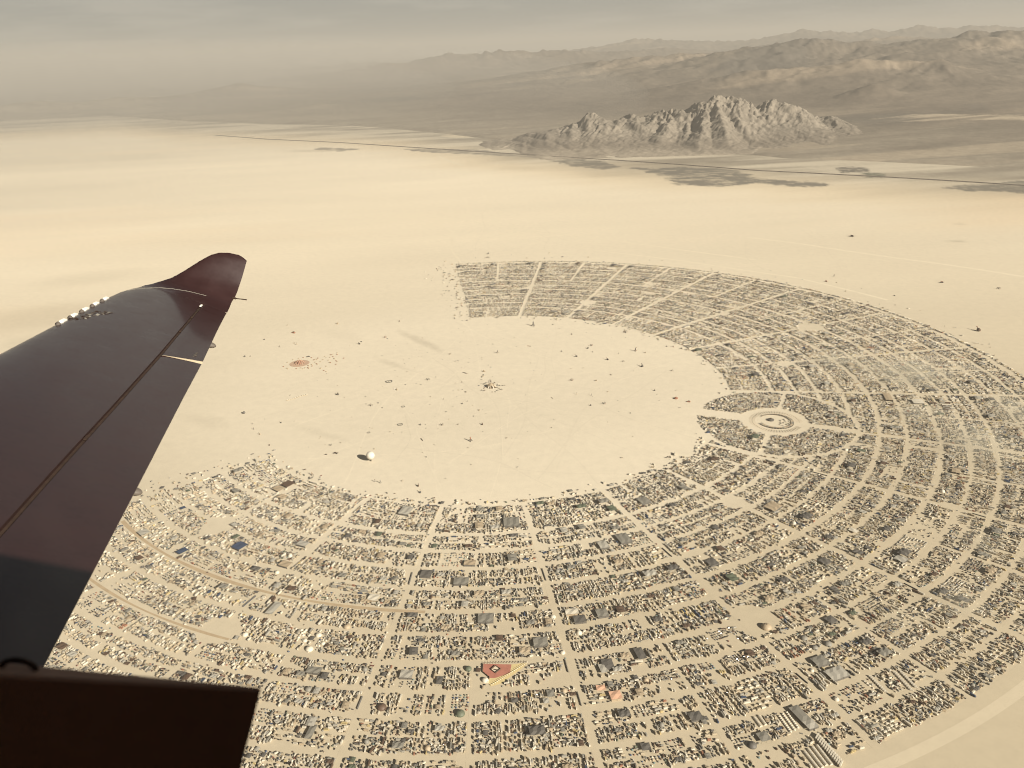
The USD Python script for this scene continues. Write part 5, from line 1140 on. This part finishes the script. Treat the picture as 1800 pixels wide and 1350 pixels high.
for k in range(34):
    y = 3.90 + .25 * rs_.random(); x = -1.035 + .05 * (y - 3.9) / .25 + rs_.uniform(-.030, .030); l_, w_ = rs_.uniform(.008, .035), rs_.uniform(.004, .012)
    b = box(w_, l_, .0012); rotm(b, rs_.uniform(-.7, .3)); b.apply_translation((x, y, z_up(x, y) + .0004 * k / 22 + .0006)); part('wing_mark', b, PAINT['silver'] if k % 6 == 0 else DULL_BROWN if k % 2 else COVE, AP)  # flat slivers of differing tone laid on the wing skin
b = box(.009, .050, .005, (hinge(4.94) - .001, 4.94, z_up(hinge(4.94), 4.94) - .003)); part('hinge_tab', b, WHITE_TRIM, AP)
for y in (4.60, 4.22, 2.55):
    part('hinge_bolt', box(.009, .03, .005, (hinge(y), y, z_up(hinge(y), y) - .009)), COVE, AP)
part('trim_bracket', cat_(box(.005, .085, .003, (-.517, 3.865, z_up(-.517, 3.865) - .001)), box(.012, .008, .005, (-.515, 3.85, z_up(-.515, 3.85) - .001))), DULL_BROWN, AP)
for y, s_ in ((4.24, 1.0), (2.335, .8)):
    b = trimesh.creation.icosphere(2, 1.0); b.apply_scale((.040 * s_, .022 * s_, .016 * s_)); b.apply_translation((te(y) - .018, y, z_up(te(y), y) - .024)); part('hinge_fairing', b, plain('fairing_grey_%d' % int(y), (.09, .075, .062), .6), AP, smooth=True)
w0 = tip_point(np.array([.185]), np.array([-.560]), np.array([0.0]))[0]; dw = np.array([0.98059237, -0.08989606, -0.17423348]); dw = dw[[1, 0, 2]]; eye = np.array([0, 0, EYE])
w1 = eye + dw * (np.linalg.norm(w0 - eye) * .995)
part('static_wick', cat_(bar(w0, w1, .0032, 7), bar(w0, w0 + (w1 - w0) * .25, .006, 7)), COVE, AP)
# cabin wall and the window ledge in the lower left of the photograph
lo_ = np.array([(-1.3, .300), (-1.3, .360), (.0115, .360), (.0115, .3575), (-.10, .3495), (-.25, .339)]); zt = lambda x: EYE - .2400 + .060 * (x - .0115)
n_ = len(lo_); V = np.vstack([np.c_[lo_ * [1, 1], zt(lo_[:, 0]) - .0012], np.c_[lo_[:, 0] - .001 * (lo_[:, 0] > 0), np.where(lo_[:, 1] < .3595, lo_[:, 1] + .001, lo_[:, 1] - .001), zt(lo_[:, 0])], np.c_[lo_, np.full(n_, EYE - .62)]])
q_ = np.arange(n_); r_ = (q_ + 1) % n_
F = np.vstack([np.c_[q_, r_, r_ + n_], np.c_[q_, r_ + n_, q_ + n_], np.c_[q_ + 2 * n_, r_ + 2 * n_, r_], np.c_[q_ + 2 * n_, r_, q_], [[n_, n_ + 1, n_ + 2], [n_, n_ + 2, n_ + 3], [n_, n_ + 3, n_ + 4], [n_, n_ + 4, n_ + 5]]])
part('window_ledge', trimesh.Trimesh(V, F, process=False), CABIN, AP)
lp = np.array([0.81043615, -0.20711539, -0.54799312])[[1, 0, 2]]; lp = eye + lp * (.3565 / lp[1]); lp[2] = zt(lp[0]) - .0004
ring_ = [(lp[0] + .0070 * math.cos(a), lp[1] - .001 * math.sin(a), lp[2] + .0048 * math.sin(a)) for a in np.linspace(-.1, math.pi + .1, 15)]
part('latch_loop', cat_(*[bar(a, b, .0013, 7) for a, b in zip(ring_[:-1], ring_[1:])]), COVE, AP)
cs = np.array([(.10, .16), (.02, .205), (-.12, .30), (-.35, .432), (-.62, .43), (-.88, .30), (-1.0, -.05), (-1.0, -.7), (-.85, -.98), (.25, -.98), (.372, -.80), (.372, -.42)])
ci = cs + np.array([(-.005, -.02), (-.01, -.02), (-.01, -.025), (0, -.03), (.01, -.03), (.025, -.02), (.03, 0), (.03, .02), (.02, .03), (-.02, .03), (-.012, .01), (-.012, 0)])
loop_ = np.vstack([cs, ci[::-1]])
part('fuselage_shell', closed(np.array([np.c_[np.full(len(loop_), x), loop_[:, 0], loop_[:, 1] + EYE] for x in (-1.5, 1.5)])), CABIN, AP)
hull = prism(cs * [1, 1], -.02, .02); hv = hull.vertices
for x in (-1.5, 1.5):
    part('bulkhead', trimesh.Trimesh(np.c_[hv[:, 2] + x + .03 * np.sign(x), hv[:, 0], hv[:, 1] + EYE], hull.faces, process=False), CABIN, AP)
